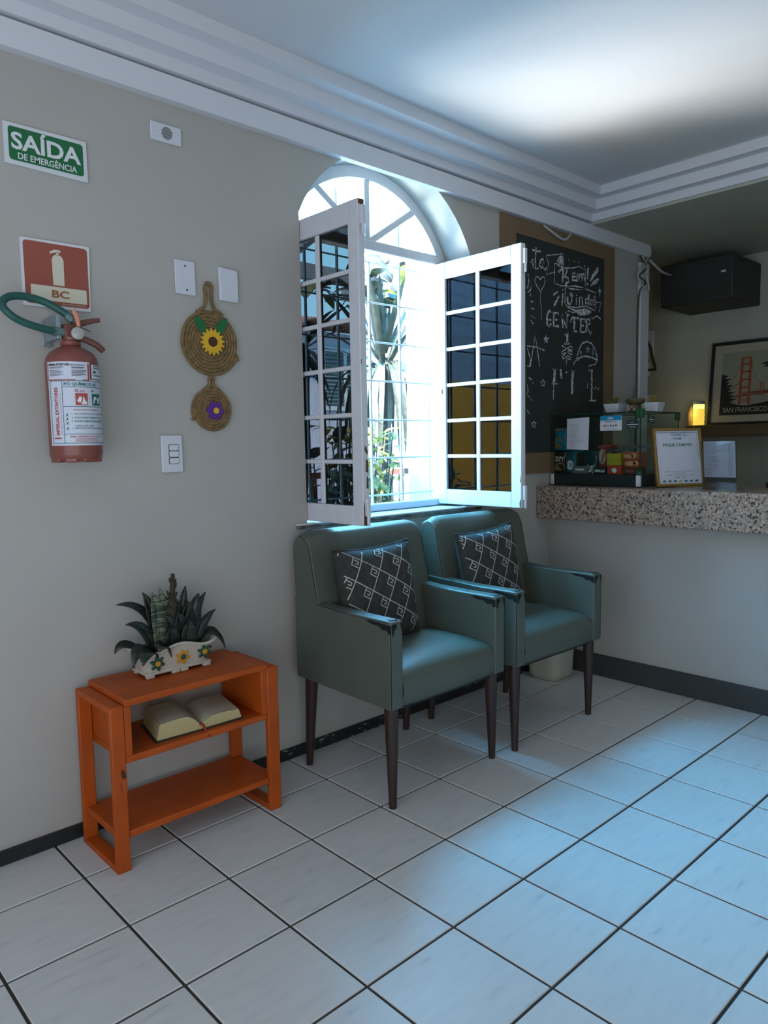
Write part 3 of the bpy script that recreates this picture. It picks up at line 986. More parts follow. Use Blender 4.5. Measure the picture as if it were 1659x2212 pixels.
for i in range(len(hp)-1):
    p0, p1, p2, p3 = hp[max(i-1, 0)], hp[i], hp[i+1], hp[min(i+2, len(hp)-1)]
    for q in range(4):
        s = q/4
        P.append(tuple(.5*((2*p1[k]) + (p2[k]-p0[k])*s + (2*p0[k]-5*p1[k]+4*p2[k]-p3[k])*s*s + (-p0[k]+3*p1[k]-3*p2[k]+p3[k])*s**3) for k in range(3)))
P.append(hp[-1])
MB().tube(P, .036, 12).build('hose', HOSE, t)
MB().tube([(EX-.17, EY, 5.29), (EX-.06, EY, 5.29)], .045, 10).tube([(EX-.02, EY+.01, 5.455), (EX+.03, EY-.01, 5.41)], .042, 10).build('hose_fitting', M('fitting_grey', '#5f7672', rough=.5), t)
MB().box(EX-.13, EX-.09, EY-.02, .815, 5.22, 5.45).box(EX-.15, EX-.06, .79, .815, 5.18, 5.43).build('wall_bracket', M('bracket_grey', '#93a0a6', rough=.4, metal=.4), t, bevel=.006)
# labels wrapped round the cylinder: u runs along the surface from the front (-y)
def wrap(u, v, h):
    a = u/R_
    rr = R_ + h
    return Vector((EX + rr*math.sin(a), EY - rr*math.cos(a), v))
d2 = lambda deg: math.radians(deg)*R_
lab = Print(wrap, .004)
lab.rect(d2(-80), d2(85), 4.185, 4.82, 28)
lab.rect(d2(-82), d2(18), 4.80, 4.985, 18)
lab.rect(d2(22), d2(70), 4.83, 4.965, 8)
lb = lab.put('label', M('label_paper', '#cfd3de', rough=.55), t)
TEAL = M('label_teal', '#1d6b62', rough=.6); LRED = M('label_red', '#b24a3f', rough=.6); LBLK = M('label_black', '#2d302f', rough=.6)
g = Print(wrap, .007)
u0, um, u1 = d2(-74), d2(-44), d2(84)
g.rect(u0, u1, 4.80, 4.806, 26); g.rect(u0, u1, 4.205, 4.211, 26)
g.rect(u0, u0+.005, 4.205, 4.806); g.rect(um, um+.005, 4.205, 4.806)
for z in (4.742, 4.555, 4.292): g.rect(um, u1, z, z+.005, 20)
g.text('PÓ QUÍMICO BC', um+.02, 4.752, width=.325, height=.042, bold=.03)
g.rect(d2(20), d2(47), 4.572, 4.685, 6)
g.disc(d2(22), 4.71, .011)
for k, s in enumerate(('1 - USE O EXTINTOR NA POSIÇÃO VERTICAL', '2 - PUXE A TRAVA ROMPENDO O LACRE', '3 - SEGURE A MANGUEIRA E APERTE O', 'GATILHO ATÉ O FIM.', '4 - DIRECIONE O JATO PARA A BASE DO FOGO')):
    g.text(s, um + (.075 if k != 3 else .105), (4.478, 4.442, 4.408, 4.365, 4.338)[k], width=(.37, .34, .35, .17, .38)[k], height=.02, bold=.01, res=1)
for z in (4.46, 4.42, 4.38, 4.33):
    g.pg([(um+.02, z), (um+.035, z+.03), (um+.045, z+.032), (um+.04, z+.015), (um+.055, z), (um+.035, z+.012)])
g.put('green_print', TEAL, lb)
r = Print(wrap, .007)
r.text('IMPERIAL EXTINTORES', d2(-58)+.018, 4.285, width=.455, height=.036, bold=.03, rot=PI/2)
r.text('VENDAS, RECARGA E MANUTENÇÃO DE EXTINTORES', d2(-50)+.012, 4.285, width=.40, height=.012, rot=PI/2, res=1)
r.rect(d2(-68), d2(-50), 4.25, 4.262, 3)
r.rect(d2(-17), d2(9), 4.572, 4.685, 6)
r.frame(d2(-17), d2(-11), 4.698, 4.722, .005)
r.text('INSTRUÇÕES DE OPERAÇÃO', um+.095, 4.517, width=.26, height=.02, bold=.015, res=1)
r.text('ANA CRISTINA DE SOUZA', um+.05, 4.262, width=.32, height=.017, bold=.02, res=1)
for z in (4.246, 4.233, 4.220): r.rect(um+.1, um+.33, z, z+.004, 6)
for k in range(2): r.rect(d2(-8), d2(4), 4.712-.014*k, 4.716-.014*k, 3); 
r.rect(d2(-79), d2(-77), 4.81, 4.975); r.rect(d2(12), d2(16), 4.815, 4.97); r.rect(d2(-79), d2(-15), 4.808, 4.816, 8); r.rect(d2(0), d2(16), 4.808, 4.816, 4)
r.put('red_print', LRED, lb)['kind'] = 'stuff'
wv = Print(wrap, .010)
wv.pg([(d2(-14), 4.61), (d2(-8), 4.66), (d2(-3), 4.64), (d2(-7), 4.59)]); wv.pg([(d2(-6), 4.578), (d2(-2), 4.62), (d2(0), 4.665), (d2(3), 4.62), (d2(7), 4.6), (d2(7), 4.578)])
wv.pg([(d2(22), 4.59), (d2(25), 4.655), (d2(32), 4.655), (d2(33), 4.63), (d2(28), 4.625), (d2(25), 4.59)]); wv.pg([(d2(34), 4.63), (d2(44), 4.66), (d2(41), 4.6), (d2(37), 4.585)])
wv.put('white_print', INKW, lb)
b = Print(wrap, .007)
b.text('IMPERIAL EXTINTORES', d2(-74), 4.945, width=.21, height=.022, bold=.04, res=1)
b.text('MANUTENÇÃO', d2(-24), 4.945, width=.13, height=.016, bold=.03, res=1)
for k, z in enumerate((4.93, 4.921, 4.90, 4.888, 4.876, 4.862, 4.85)):
    b.rect(d2(-22), d2(-22 + (28, 24, 30, 31, 26, 30, 20)[k]), z, z+.005, 5)
    b.rect(d2(-72), d2(-72 + (34, 30, 26, 32, 28, 34, 26)[k]), z, z+.004, 5)
for z in (4.95, 4.93, 4.86): b.rect(d2(28), d2(60), z, z+.006, 5)
b.rect(d2(28), d2(36), 4.885, 4.905, 2)
b.put('black_print', LBLK, lb)

# ------------------------------------------------------------------ chalkboard
t = thing('chalkboard', 'tall blackboard with chalk lettering inside a wide brown painted border', 'chalkboard', (10.4, .80, 3.58))
BRN = M('brown_border_paint', '#7c6348', rough=.7, var=.05, scale=4)
m = MB()
m.box(8.56, 8.98, .785, .818, 3.58, 7.93); m.box(11.82, 12.2, .785, .818, 3.58, 7.93)
m.box(8.98, 11.82, .785, .818, 7.67, 7.93); m.box(8.98, 11.82, .785, .818, 3.58, 3.95)
m.build('border', BRN, t, smooth=False)
MB().box(8.98, 11.82, .792, .818, 3.95, 7.67).build('board', M('blackboard', '#2b302c', rough=.75, var=.18, scale=5), t, smooth=False)
CHALK = [(0.018,[(9.39,7.24),(9.45,7.31),(9.47,7.16)],0),(0.018,[(9.55,7.53),(9.53,7.32),(9.53,7.15),(9.62,7.18)],0),(0.018,[(9.43,7.47),(9.58,7.46),(9.69,7.48)],0),(0.018,[(9.78,7.37),(9.69,7.33),(9.65,7.23),(9.72,7.19),(9.78,7.29),(9.79,7.38),(9.75,7.21),(9.82,7.18),(9.87,7.24)],0),(0.01,[(9.86,7.43),(9.93,7.3),(9.86,7.1),(10.1,7.18)],0),(0.01,[(9.87,7.44),(10.12,7.49),(10.38,7.55),(10.4,7.36)],0),(0.01,[(10.4,7.35),(10.15,7.34)],0),(0,[(10.18,7.4),(10.29,7.5),(10.37,7.51),(10.39,7.37),(10.25,7.36)],1),(0.012,[(10.12,7.33),(10.12,6.99),(10.33,6.97),(10.53,7.0)],0),(0.012,[(10.12,7.34),(10.29,7.31),(10.47,7.31),(10.71,7.34),(10.9,7.4),(11.15,7.37),(11.14,7.06)],0),(0.024,[(10.24,7.2),(10.32,7.26),(10.44,7.3),(10.53,7.28),(10.47,7.19),(10.38,7.15),(10.56,7.14),(10.58,7.08),(10.45,7.01)],0),(0.03,[(10.39,7.27),(10.37,7.03)],0),(0.022,[(10.68,7.16),(10.79,7.2),(10.77,7.27),(10.69,7.23),(10.69,7.12),(10.83,7.13)],0),(0.022,[(10.85,7.11),(10.85,7.25),(10.91,7.27),(10.92,7.13),(10.95,7.26),(11.0,7.28),(11.02,7.14),(11.04,7.28),(11.08,7.3),(11.12,7.15)],0),(0,[(11.2,7.42),(11.26,7.42),(11.23,7.21),(11.19,7.21)],1),(0,[(11.18,7.13),(11.24,7.14),(11.24,7.1),(11.18,7.1)],1),(0,[(11.55,7.48),(11.6,7.48),(11.6,7.41),(11.42,7.25),(11.29,7.16),(11.37,7.31)],1),(0,[(11.57,7.28),(11.63,7.27),(11.55,7.18),(11.32,7.09),(11.4,7.19)],1),(0,[(11.65,7.14),(11.67,7.07),(11.72,7.05),(11.67,7.02),(11.66,6.91),(11.63,7.02),(11.59,7.04),(11.63,7.06)],1),(0,[(10.47,6.98),(10.78,7.04),(11.0,7.04),(11.18,7.02),(10.91,6.97),(10.66,6.94)],1),(0.014,[(10.46,6.96),(10.45,6.67),(10.54,6.62),(10.85,6.64),(11.16,6.7),(11.49,6.65)],0),(0.012,[(10.47,6.97),(11.16,7.02),(11.49,6.99),(11.51,6.69)],0),(0.03,[(10.54,6.81),(10.54,6.7),(10.61,6.66)],0),(0.018,[(10.61,6.66),(10.67,6.73),(10.7,6.86),(10.65,6.89),(10.6,6.85),(10.69,6.83)],0),(0.02,[(10.83,6.82),(10.83,6.69)],0),(0,[(10.81,6.86),(10.85,6.87),(10.85,6.85),(10.81,6.85)],1),(0.02,[(10.94,6.69),(10.94,6.83),(11.02,6.85),(11.05,6.7)],0),(0.02,[(11.23,6.77),(11.15,6.74),(11.14,6.82),(11.23,6.85),(11.25,6.92),(11.29,6.95),(11.25,6.74),(11.29,6.73)],0),(0.02,[(11.34,6.84),(11.31,6.77),(11.38,6.75),(11.41,6.83),(11.34,6.84)],0),(0.02,[(11.48,6.93),(11.42,6.86),(11.51,6.81),(11.45,6.75)],0),(0,[(10.25,6.86),(10.09,6.76),(10.07,6.79),(10.18,6.85)],1),(0,[(10.24,6.79),(10.29,6.78),(10.12,6.57),(10.08,6.6)],1),(0,[(10.36,6.84),(10.4,6.84),(10.38,6.61),(10.34,6.62)],1),(0,[(10.36,6.91),(10.39,6.92),(10.39,6.89),(10.36,6.89)],1),(0.012,[(11.52,6.81),(11.71,6.84),(11.63,6.64)],0),(0.014,[(11.33,6.51),(11.37,6.48),(11.56,6.56),(11.7,6.51)],0),(0,[(10.48,6.61),(10.85,6.6),(11.16,6.66),(11.38,6.62),(11.23,6.54),(10.94,6.5),(10.83,6.55)],1),(0.01,[(10.45,6.49),(10.57,6.55),(10.72,6.53),(10.83,6.56)],0),(0.028,[(10.01,6.47),(9.95,6.48),(9.9,6.41),(9.88,6.35),(9.89,6.23),(9.95,6.21),(10.02,6.27)],0),(0.018,[(9.91,6.32),(10.02,6.33)],0),(0.028,[(10.1,6.46),(10.09,6.22),(10.26,6.24)],0),(0.02,[(10.07,6.46),(10.25,6.47),(10.25,6.44)],0),(0.02,[(10.09,6.34),(10.21,6.35)],0),(0.028,[(10.39,6.22),(10.36,6.47)],0),(0.022,[(10.34,6.45),(10.52,6.22),(10.52,6.47)],0),(0.022,[(10.52,6.47),(10.6,6.47)],0),(0.022,[(10.64,6.35),(10.69,6.44),(10.92,6.45),(10.91,6.41)],0),(0.032,[(10.77,6.43),(10.76,6.19)],0),(0.02,[(10.73,6.19),(10.86,6.2)],0),(0.028,[(10.99,6.43),(10.98,6.2)],0),(0.02,[(10.96,6.44),(11.14,6.45),(11.14,6.4)],0),(0.02,[(10.98,6.2),(11.14,6.21),(11.14,6.25)],0),(0.018,[(10.99,6.32),(11.1,6.33)],0),(0.028,[(11.18,6.21),(11.19,6.45)],0),(0.02,[(11.19,6.46),(11.3,6.46),(11.31,6.39),(11.2,6.33),(11.33,6.18),(11.38,6.24)],0),(0.04,[(10.54,6.15),(10.53,5.95)],0),(0.02,[(10.45,6.1),(10.54,6.15)],0),(0.025,[(10.44,5.94),(10.61,5.95)],0),(0.014,[(10.35,5.9),(10.55,5.85),(10.7,5.84),(10.72,5.89),(10.64,5.91),(10.48,5.84),(10.35,5.78),(10.36,5.75),(10.42,5.76),(10.55,5.79),(10.7,5.75),(10.7,5.81),(10.61,5.83),(10.42,5.73),(10.37,5.69),(10.4,5.66),(10.47,5.69),(10.55,5.73),(10.65,5.7),(10.65,5.67),(10.58,5.67),(10.53,5.69),(10.5,5.56)],0),(0.018,[(10.84,5.67),(10.92,5.85),(11.04,5.99),(11.19,6.04),(11.37,6.02),(11.52,5.9),(11.6,5.71)],0),(0.02,[(10.84,5.67),(11.02,5.74),(11.19,5.76),(11.41,5.75),(11.59,5.71)],0),(0.014,[(10.84,5.67),(10.73,5.57)],0),(0.014,[(11.59,5.71),(11.51,5.63),(11.27,5.58)],0),(0.01,[(10.79,5.66),(10.91,5.66)],0),(0.01,[(10.99,5.85),(10.97,5.82),(10.99,5.77),(11.03,5.82),(10.99,5.85)],0),(0.01,[(11.42,5.92),(11.39,5.85),(11.42,5.8),(11.46,5.86),(11.42,5.92)],0),(0.01,[(11.24,5.95),(11.26,5.91),(11.31,5.91),(11.27,5.88),(11.28,5.84),(11.24,5.86),(11.2,5.84),(11.21,5.88),(11.17,5.9),(11.22,5.91),(11.24,5.95)],0),(0,[(9.86,6.05),(9.88,6.0),(9.95,6.0),(9.89,5.96),(9.91,5.91),(9.86,5.93),(9.8,5.9),(9.82,5.96),(9.77,5.99),(9.83,5.99)],1),(0.01,[(9.86,6.05),(9.88,6.0),(9.95,6.0),(9.89,5.96),(9.91,5.91),(9.86,5.93),(9.8,5.9),(9.82,5.96),(9.77,5.99),(9.83,5.99),(9.86,6.05)],0),(0.012,[(9.76,5.27),(9.78,5.22),(9.85,5.22),(9.8,5.18),(9.81,5.13),(9.76,5.16),(9.71,5.13),(9.73,5.18),(9.68,5.21),(9.74,5.22),(9.76,5.27)],0),(0.012,[(9.49,4.52),(9.51,4.48),(9.56,4.48),(9.52,4.44),(9.54,4.4),(9.49,4.42),(9.45,4.4),(9.46,4.44),(9.42,4.47),(9.47,4.48),(9.49,4.52)],0),(0.014,[(9.38,5.45),(9.45,5.73),(9.53,6.02),(9.6,5.74),(9.66,5.48)],0),(0.014,[(9.29,5.81),(9.56,5.81),(9.83,5.77)],0),(0.014,[(9.3,5.77),(9.39,5.57),(9.35,5.46),(9.29,5.46)],0),(0.012,[(9.68,6.99),(9.62,7.03),(9.55,7.02),(9.51,6.96),(9.57,6.87),(9.68,6.79),(9.79,6.9),(9.83,6.99),(9.79,7.05),(9.72,7.04),(9.68,6.99)],0),(0.008,[(9.69,6.79),(9.68,6.65),(9.71,6.47),(9.7,6.3)],0),(0.014,[(9.31,7.04),(9.34,6.92),(9.3,6.79)],0),(0.014,[(9.41,6.84),(9.39,6.78),(9.31,6.73)],0),(0.012,[(9.39,6.59),(9.47,6.58)],0),(0.012,[(9.39,6.47),(9.5,6.46)],0),(0.012,[(9.41,6.34),(9.52,6.31)],0),(0.012,[(9.39,6.26),(9.47,6.2)],0),(0.012,[(9.33,5.27),(9.43,5.23)],0),(0.012,[(9.33,4.95),(9.43,4.87)],0),(0.012,[(9.28,4.71),(9.36,4.63)],0),(0.012,[(9.37,6.72),(9.39,6.67)],0),(0.012,[(9.45,5.19),(9.48,5.16)],0),(0.012,[(9.27,4.94),(9.32,5.05)],0),(0.012,[(9.29,5.15),(9.32,5.01)],0),(0,[(10.56,7.49),(10.59,7.49),(10.59,7.46),(10.56,7.46)],1),(0,[(10.73,7.48),(10.76,7.48),(10.76,7.45),(10.73,7.45)],1),(0,[(10.89,7.49),(10.92,7.49),(10.92,7.46),(10.89,7.46)],1),(0,[(11.1,7.45),(11.13,7.45),(11.13,7.42),(11.1,7.42)],1),(0.045,[(10.13,5.47),(10.12,5.28),(10.1,5.18)],0),(0.015,[(10.1,5.18),(10.09,4.9)],0),(0.012,[(10.07,5.46),(10.19,5.46)],0),(0.01,[(10.04,5.19),(10.25,5.2)],0),(0.03,[(10.32,5.47),(10.35,5.3)],0),(0.045,[(10.74,5.47),(10.71,5.31),(10.7,5.02)],0),(0.014,[(10.67,5.45),(10.79,5.46)],0),(0.02,[(10.49,5.42),(10.54,5.43)],0),(0.03,[(11.39,5.51),(11.39,4.93)],0),(0.014,[(11.27,5.5),(11.43,5.51)],0),(0.018,[(11.32,4.92),(11.57,4.93)],0),(0.01,[(11.43,5.19),(11.52,5.15),(11.55,5.21),(11.6,5.14),(11.67,5.18)],0),(0.01,[(11.25,5.27),(11.23,5.16)],0)]
m = Print(lambda u, v, h: Vector((u, .792-h, v)), .004)
for w_, pts, fill_ in CHALK:
    if fill_: m.pg(pts)
    else: m.line(pts, w_*1.7)
cm, nt, b_ = new_mat('chalk')
b_.inputs['Base Color'].default_value = (.62, .64, .68, 1); b_.inputs['Roughness'].default_value = 1
tc_ = nt.nodes.new('ShaderNodeTexCoord'); n_ = nt.nodes.new('ShaderNodeTexNoise'); n_.inputs['Scale'].default_value = 130
nt.links.new(tc_.outputs['Object'], n_.inputs['Vector'])
r_ = nt.nodes.new('ShaderNodeValToRGB')
r_.color_ramp.elements[0].position = .38; r_.color_ramp.elements[1].position = .6
r_.color_ramp.elements[0].color = (.16, .17, .17, 1); r_.color_ramp.elements[1].color = (.8, .82, .86, 1)
nt.links.new(n_.outputs['Fac'], r_.inputs[0]); nt.links.new(r_.outputs[0], b_.inputs['Base Color'])
m.put('chalk_drawing', cm, t)['kind'] = 'stuff'

# cable duct at the end of the window wall, loose cables
tag(MB().box(13.2, 13.56, .75, .82, 3.6, 7.82).build('cable_duct', PW, bevel=.012), 'upright white cable duct at the end of the chalkboard wall', 'duct')
CAB = M('pale_cable', '#b9bab8', rough=.5); CABD = M('dark_cable', '#4c4638', rough=.6)
def cable(name, pts, r, mat, label):
    P = []
    for i in range(len(pts)-1):
        p0, p1, p2, p3 = pts[max(i-1, 0)], pts[i], pts[i+1], pts[min(i+2, len(pts)-1)]
        for q in range(5):
            s = q/5
            P.append(tuple(.5*((2*p1[k]) + (p2[k]-p0[k])*s + (2*p0[k]-5*p1[k]+4*p2[k]-p3[k])*s*s + (-p0[k]+3*p1[k]-3*p2[k]+p3[k])*s**3) for k in range(3)))
    P.append(pts[-1])
    return tag(MB().tube(P, r, 6).build(name, mat), label, 'cable')
cable('loose_cable', [(9.75, .77, 7.93), (10.0, .74, 7.84), (10.35, .74, 7.78), (10.6, .77, 7.93)], .022, CAB, 'short white cable drooping from the ledge above the chalkboard')
cable('loose_cable', [(13.5, .72, 7.9), (13.9, .66, 7.72), (14.4, .7, 7.72), (14.9, .9, 7.86)], .025, CAB, 'white cable reaching from the ledge end towards the dark box')
cable('loose_cable', [(13.45, .73, 7.93), (13.0, .70, 7.6), (13.05, .70, 7.4), (13.4, .68, 7.25), (13.35, .70, 7.55), (13.2, .72, 7.93)], .017, CAB, 'tangled cable loop below the ledge end')
cable('loose_cable', [(13.1, .73, 7.93), (13.3, .70, 7.7), (13.0, .68, 7.5), (13.3, .70, 7.4), (13.17, .78, 7.1), (13.15, .79, 5.4), (13.15, .79, 3.7)], .018, CABD, 'thin dark cable running down beside the white duct')

# ================================================================== ORANGE SIDE TABLE
t = thing('side_table', 'orange painted wooden side table with open box shelf and loop legs by the wall', 'table', (2.22, .25, 0))
ORG_ = M('orange_paint', '#b04d12', rough=.5, spec=.3, var=.10, scale=9, bump=.12, bscale=50, stretch=(1, 1, 1))
for x0, x1 in ((1.245, 1.385), (3.035, 3.185)):
    for y0, y1 in ((-.205, -.135), (.60, .67)):
        MB().box(x0, x1, y0, y1, 0, 1.67).build('leg', ORG_, t, bevel=.012)
    MB().box(x0, x1, -.135, .60, 1.605, 1.67).build('top_rail', ORG_, t, bevel=.012)
    MB().box(x0, x1, -.135, .60, 0, .06).build('floor_rail', ORG_, t, bevel=.012)
MB().box(1.387, 3.033, -.225, .69, 1.655, 1.725).build('tabletop', ORG_, t, bevel=.014)
MB().box(1.387, 3.033, -.20, .67, 1.08, 1.15).build('shelf', ORG_, t, bevel=.012)
MB().box(1.387, 1.457, -.20, .67, 1.15, 1.655).build('side_panel', ORG_, t, bevel=.008)
MB().box(2.963, 3.033, -.20, .67, 1.15, 1.655).build('side_panel', ORG_, t, bevel=.008)
MB().prism([(1.387, -.195), (3.033, -.195), (3.033, -.132), (3.14, -.132), (3.14, .597), (3.033, .597), (3.033, .665), (1.387, .665), (1.387, .597), (1.28, .597), (1.28, -.132), (1.387, -.132)], lambda u, v, d: Vector((u, v, d)), .325, .395).build('shelf', ORG_, t, bevel=.012)
kn = Print(lambda u, v, h: Vector((u, -.205-h, v)), .003)
kn.pg([(1.325, 1.04), (1.36, 1.03), (1.375, .96), (1.35, .94), (1.325, .98)]); kn.pg([(1.31, .93), (1.325, .86), (1.335, .80), (1.32, .84)])
kn.put('wood_knot', M('knot_brown', '#45200f', rough=.6), t)

# open book with a red ribbon, on the box shelf
t = thing('open_book', 'thick open book with cream pages and a red ribbon on the orange shelf', 'book', (2.25, .2, 1.152))
COVER = M('book_cover', '#2a2622', rough=.6)
PAGE = M('book_page', '#c9c3ab', rough=.85, var=.03, scale=30)
EDGE = M('page_edge', '#b8a878', rough=.8, var=.12, scale=90, stretch=(1, 1, 12))
ang = math.radians(6)
bx = Vector((math.cos(ang), math.sin(ang)*-.35, 0)).normalized(); by = Vector((.20, .98, 0)).normalized()
bo_ = Vector((2.24, -.10, 1.152))
def bk(u, v, z): return bo_ + bx*u + by*v + Vector((0, 0, z))
MB().prism([(-.50, -.02), (.52, -.02), (.52, .60), (-.50, .60)], lambda u, v, d: bk(u, v, d), 0, .012).build('cover', COVER, t, smooth=False)
def block(name, s, W, H, gut):
    """page block: s=-1 left, +1 right; thickness profile from gutter to fore-edge"""
    n = 10
    prof = []
    for i in range(n+1):
        a = i/n
        z = gut + (H-gut)*(1-(1-min(1, a*2.6))**2) + .012*math.sin(PI*a)
        prof.append((s*a*W, .012+z))
    m = MB()
    top = [(u, z) for u, z in prof] + [(s*(W+.035), .016)]
    poly = [(0, .012)] + top
    m.prism(poly, lambda u, z, d: bk(u, d, z), 0, .58)
    o = m.build(name, EDGE, t, smooth=False)
    pm = MB()
    pm.grid(lambda a, b: bk(s*a*W*.985, .005 + .57*b, .016 + gut + (H-gut)*(1-(1-min(1, a*2.6))**2) + .012*math.sin(PI*a)), 14, 3)
    pm.build('open_page', PAGE, t)
block('page_block', -1, .44, .165, .06)
block('page_block', 1, .47, .105, .035)
MB().add(*blade(bk(.012, .02, .075), bk(.03, -.03, .07), bk(.07, -.115, -.045), .035, fold=0, wend=.9, wstart=1)).build('ribbon', M('red_ribbon', '#a8321f', rough=.6), t, solid=.004)

# ------------------------------------------------------------------ planter with snake plant
t = thing('snake_plant', 'snake plant in a white flower-decorated trough on the orange table', 'plant', (2.2, .38, 1.727))
CER = M('white_ceramic', '#bdb6a7', rough=.22, var=.04, scale=8)
PX, PY, PZ = 2.2, .385, 1.727
def trough(a, b):
    """a round the outline, b up the wall"""
    th = 2*PI*a
    z = .045 + .25*b
    hx = .375 + .10*b**1.5; hy = .165 + .05*b**1.5
    ce, se = math.cos(th), math.sin(th)
    p = 5
    k = (abs(ce)**p + abs(se)**p)**(-1/p)
    x, y = hx*k*ce, hy*k*se
    wav = .03*math.cos(x/hx*PI*1.5)*b**3 if abs(y) > hy*.5 else .02*b**3
    return Vector((PX + x, PY + y, PZ + z + wav))
m = MB()
m.grid(trough, 64, 8, closed_u=True)
m.grid(lambda a, b: Vector((PX, PY, 0)) + (trough(a, 1) - Vector((PX, PY, 0)))*(1) + Vector(((PX - trough(a, 1).x)*.10*b, (PY - trough(a, 1).y)*.2*b, -.10*b*b)), 64, 3, closed_u=True)
m.prism([(PX-.37+.02*k_, 0) for k_ in ()] or [(PX-.375, PY-.165), (PX+.375, PY-.165), (PX+.375, PY+.165), (PX-.375, PY+.165)], lambda u, v, d: Vector((u, v, PZ+d)), .03, .055)
m.build('trough', CER, t, angle=60)
MB().tube([trough(k/64, 1) for k in range(64)], .017, 8, closed=True).build('rim', CER, t)
MB().box(PX-.385, PX+.385, PY-.175, PY+.175, PZ+.03, PZ+.06).build('base_band', CER, t, bevel=.012)
for fx in (-.33, -.04, .06, .33):
    for fy in (-.15, .13):
        MB().box(PX+fx-.045, PX+fx+.045, PY+fy-.03, PY+fy+.03, PZ, PZ+.035).build('foot', CER, t, bevel=.01)
GRNP = M('glaze_green', '#1f4f3a', rough=.3); YELP = M('glaze_yellow', '#c68a1c', rough=.3)
def pflower(x, z, r, petal, centre):
    b = (z - .045)/.25
    yy = PY - (.165 + .05*b**1.5) - .004
    fn = lambda u, v, h: Vector((u, yy - h + .06*(z - (v - PZ))*1.0, v))
    P = []
    for k in range(36):
        a = 2*PI*k/36
        tri = abs(((a*6/(2*PI) + .3) % 1)*2 - 1)
        rr = r*(.50 + .60*tri)
        P.append((PX + x + rr*math.cos(a), PZ + z + rr*math.sin(a)))
    MB().prism(P, fn, .0, .016).build('painted_flower', petal, t, bevel=.004)
    MB().prism([(PX + x + r*.36*math.cos(2*PI*k/16), PZ + z + r*.36*math.sin(2*PI*k/16)) for k in range(16)], fn, .016, .032).build('flower_eye', centre, t, bevel=.006)
pflower(-.26, .155, .085, GRNP, YELP); pflower(.03, .17, .085, YELP, GRNP); pflower(.29, .175, .085, GRNP, YELP)
MB().box(PX-.40, PX+.40, PY-.16, PY+.16, PZ+.19, PZ+.215).build('soil', M('dark_soil', '#1c1712', rough=1, bump=.5), t, smooth=False)
SNAKE = leafmat('snake_leaf', '#1a221c', '#2f392c', .06, rough=.4, bands=True, scale=22)
SNAKEP = leafmat('snake_leaf_pale', '#2c372b', '#6f7960', .06, rough=.4, bands=True, scale=40)
def sl(bx_, by_, tip, w, lift=.5, mat=SNAKE, sag=0, fold=.55):
    b = Vector((PX+bx_, PY+by_, PZ+.2)); tt = Vector(tip)
    mid = b*(1-lift) + tt*lift
    mid = Vector((b.x + (tt.x-b.x)*.25, b.y + (tt.y-b.y)*.25, b.z + (tt.z-b.z)*.75 + sag))
    up = Vector((0, -1, .15)) if abs(tt.x - b.x) < .45 else Vector((0, -.6, .8))
    vs, fs = blade(b, mid, tt, w*1.35, fold=fold, n=12, wend=.05, wstart=.75, up=up)
    MB().add(vs, fs).build('leaf', mat, t, solid=.008)
Zp = 0
for a in (
    (-.12, .02, (1.60, .36, 2.54), .13, .5, SNAKE, .12), (-.2, 0, (1.66, .30, 2.33), .10, .5, SNAKE, .10),
    (-.15, .02, (1.905, .40, 2.62), .12), (-.13, -.02, (1.99, .36, 2.61), .15, .5, SNAKEP), (-.10, 0, (2.085, .36, 2.65), .12, .5, SNAKEP),
    (.0, .04, (2.03, .45, 2.50), .15), (.02, -.05, (2.10, .30, 2.35), .16), (.05, .0, (2.16, .36, 2.47), .17), (.06, .05, (2.27, .42, 2.52), .17), (.1, -.04, (2.24, .28, 2.36), .17),
    (.12, .05, (2.41, .40, 2.62), .10), (.18, .02, (2.42, .38, 2.45), .16), (.2, 0, (2.545, .36, 2.52), .16), (.23, .03, (2.645, .38, 2.52), .09), (.25, -.02, (2.735, .34, 2.31), .10),
    (.22, .06, (2.50, .45, 2.38), .15), (.14, -.08, (2.36, .24, 2.27), .16), (-.05, -.08, (2.12, .22, 2.24), .15), (.3, 0, (2.64, .36, 2.13), .08)):
    sl(*a)
# arching leaves that droop over the rim
for bx_, by_, mid, tip, w in ((-.28, -.05, (1.74, .24, 2.20), (1.66, .16, 1.90), .13), (-.25, -.1, (1.80, .16, 2.14), (1.72, .06, 1.93), .17), (-.3, .05, (1.66, .4, 2.2), (1.58, .42, 2.02), .11),
                              (.28, -.02, (2.70, .30, 2.22), (2.76, .20, 1.88), .09), (.3, .05, (2.72, .4, 2.2), (2.80, .36, 1.95), .09), (-.1, -.12, (1.98, .15, 2.15), (1.93, .12, 2.02), .14)):
    vs, fs = blade(Vector((PX+bx_, PY+by_, PZ+.2)), Vector(mid), Vector(tip), w*1.25, fold=.3, n=12, wend=.05, wstart=.7, up=Vector((0, -.5, .85)))
    MB().add(vs, fs).build('leaf', SNAKE, t, solid=.008)
DRY = M('dry_stalk', '#3c372b', rough=.95, var=.3, scale=80, bump=.8, bscale=120)
m = MB().tube([(2.20, .36, 2.0), (2.215, .36, 2.45), (2.225, .36, 2.55), (2.235, .36, 2.68), (2.24, .36, 2.775), (2.24, .36, 2.785)], [.06, .045, .032, .03, .022, .012], 10)
for k in range(34):
    a = rnd.uniform(0, 2*PI); z = 2.40 + .3*rnd.random()**1.5
    r = .05 if z < 2.56 else .034
    p = Vector((2.222 + r*math.cos(a), .36 + r*math.sin(a), z))
    m.tube([p, p + Vector((.022*math.cos(a), .022*math.sin(a), .04))], [.012, .007], 5)
m.build('flower_spike', DRY, t)

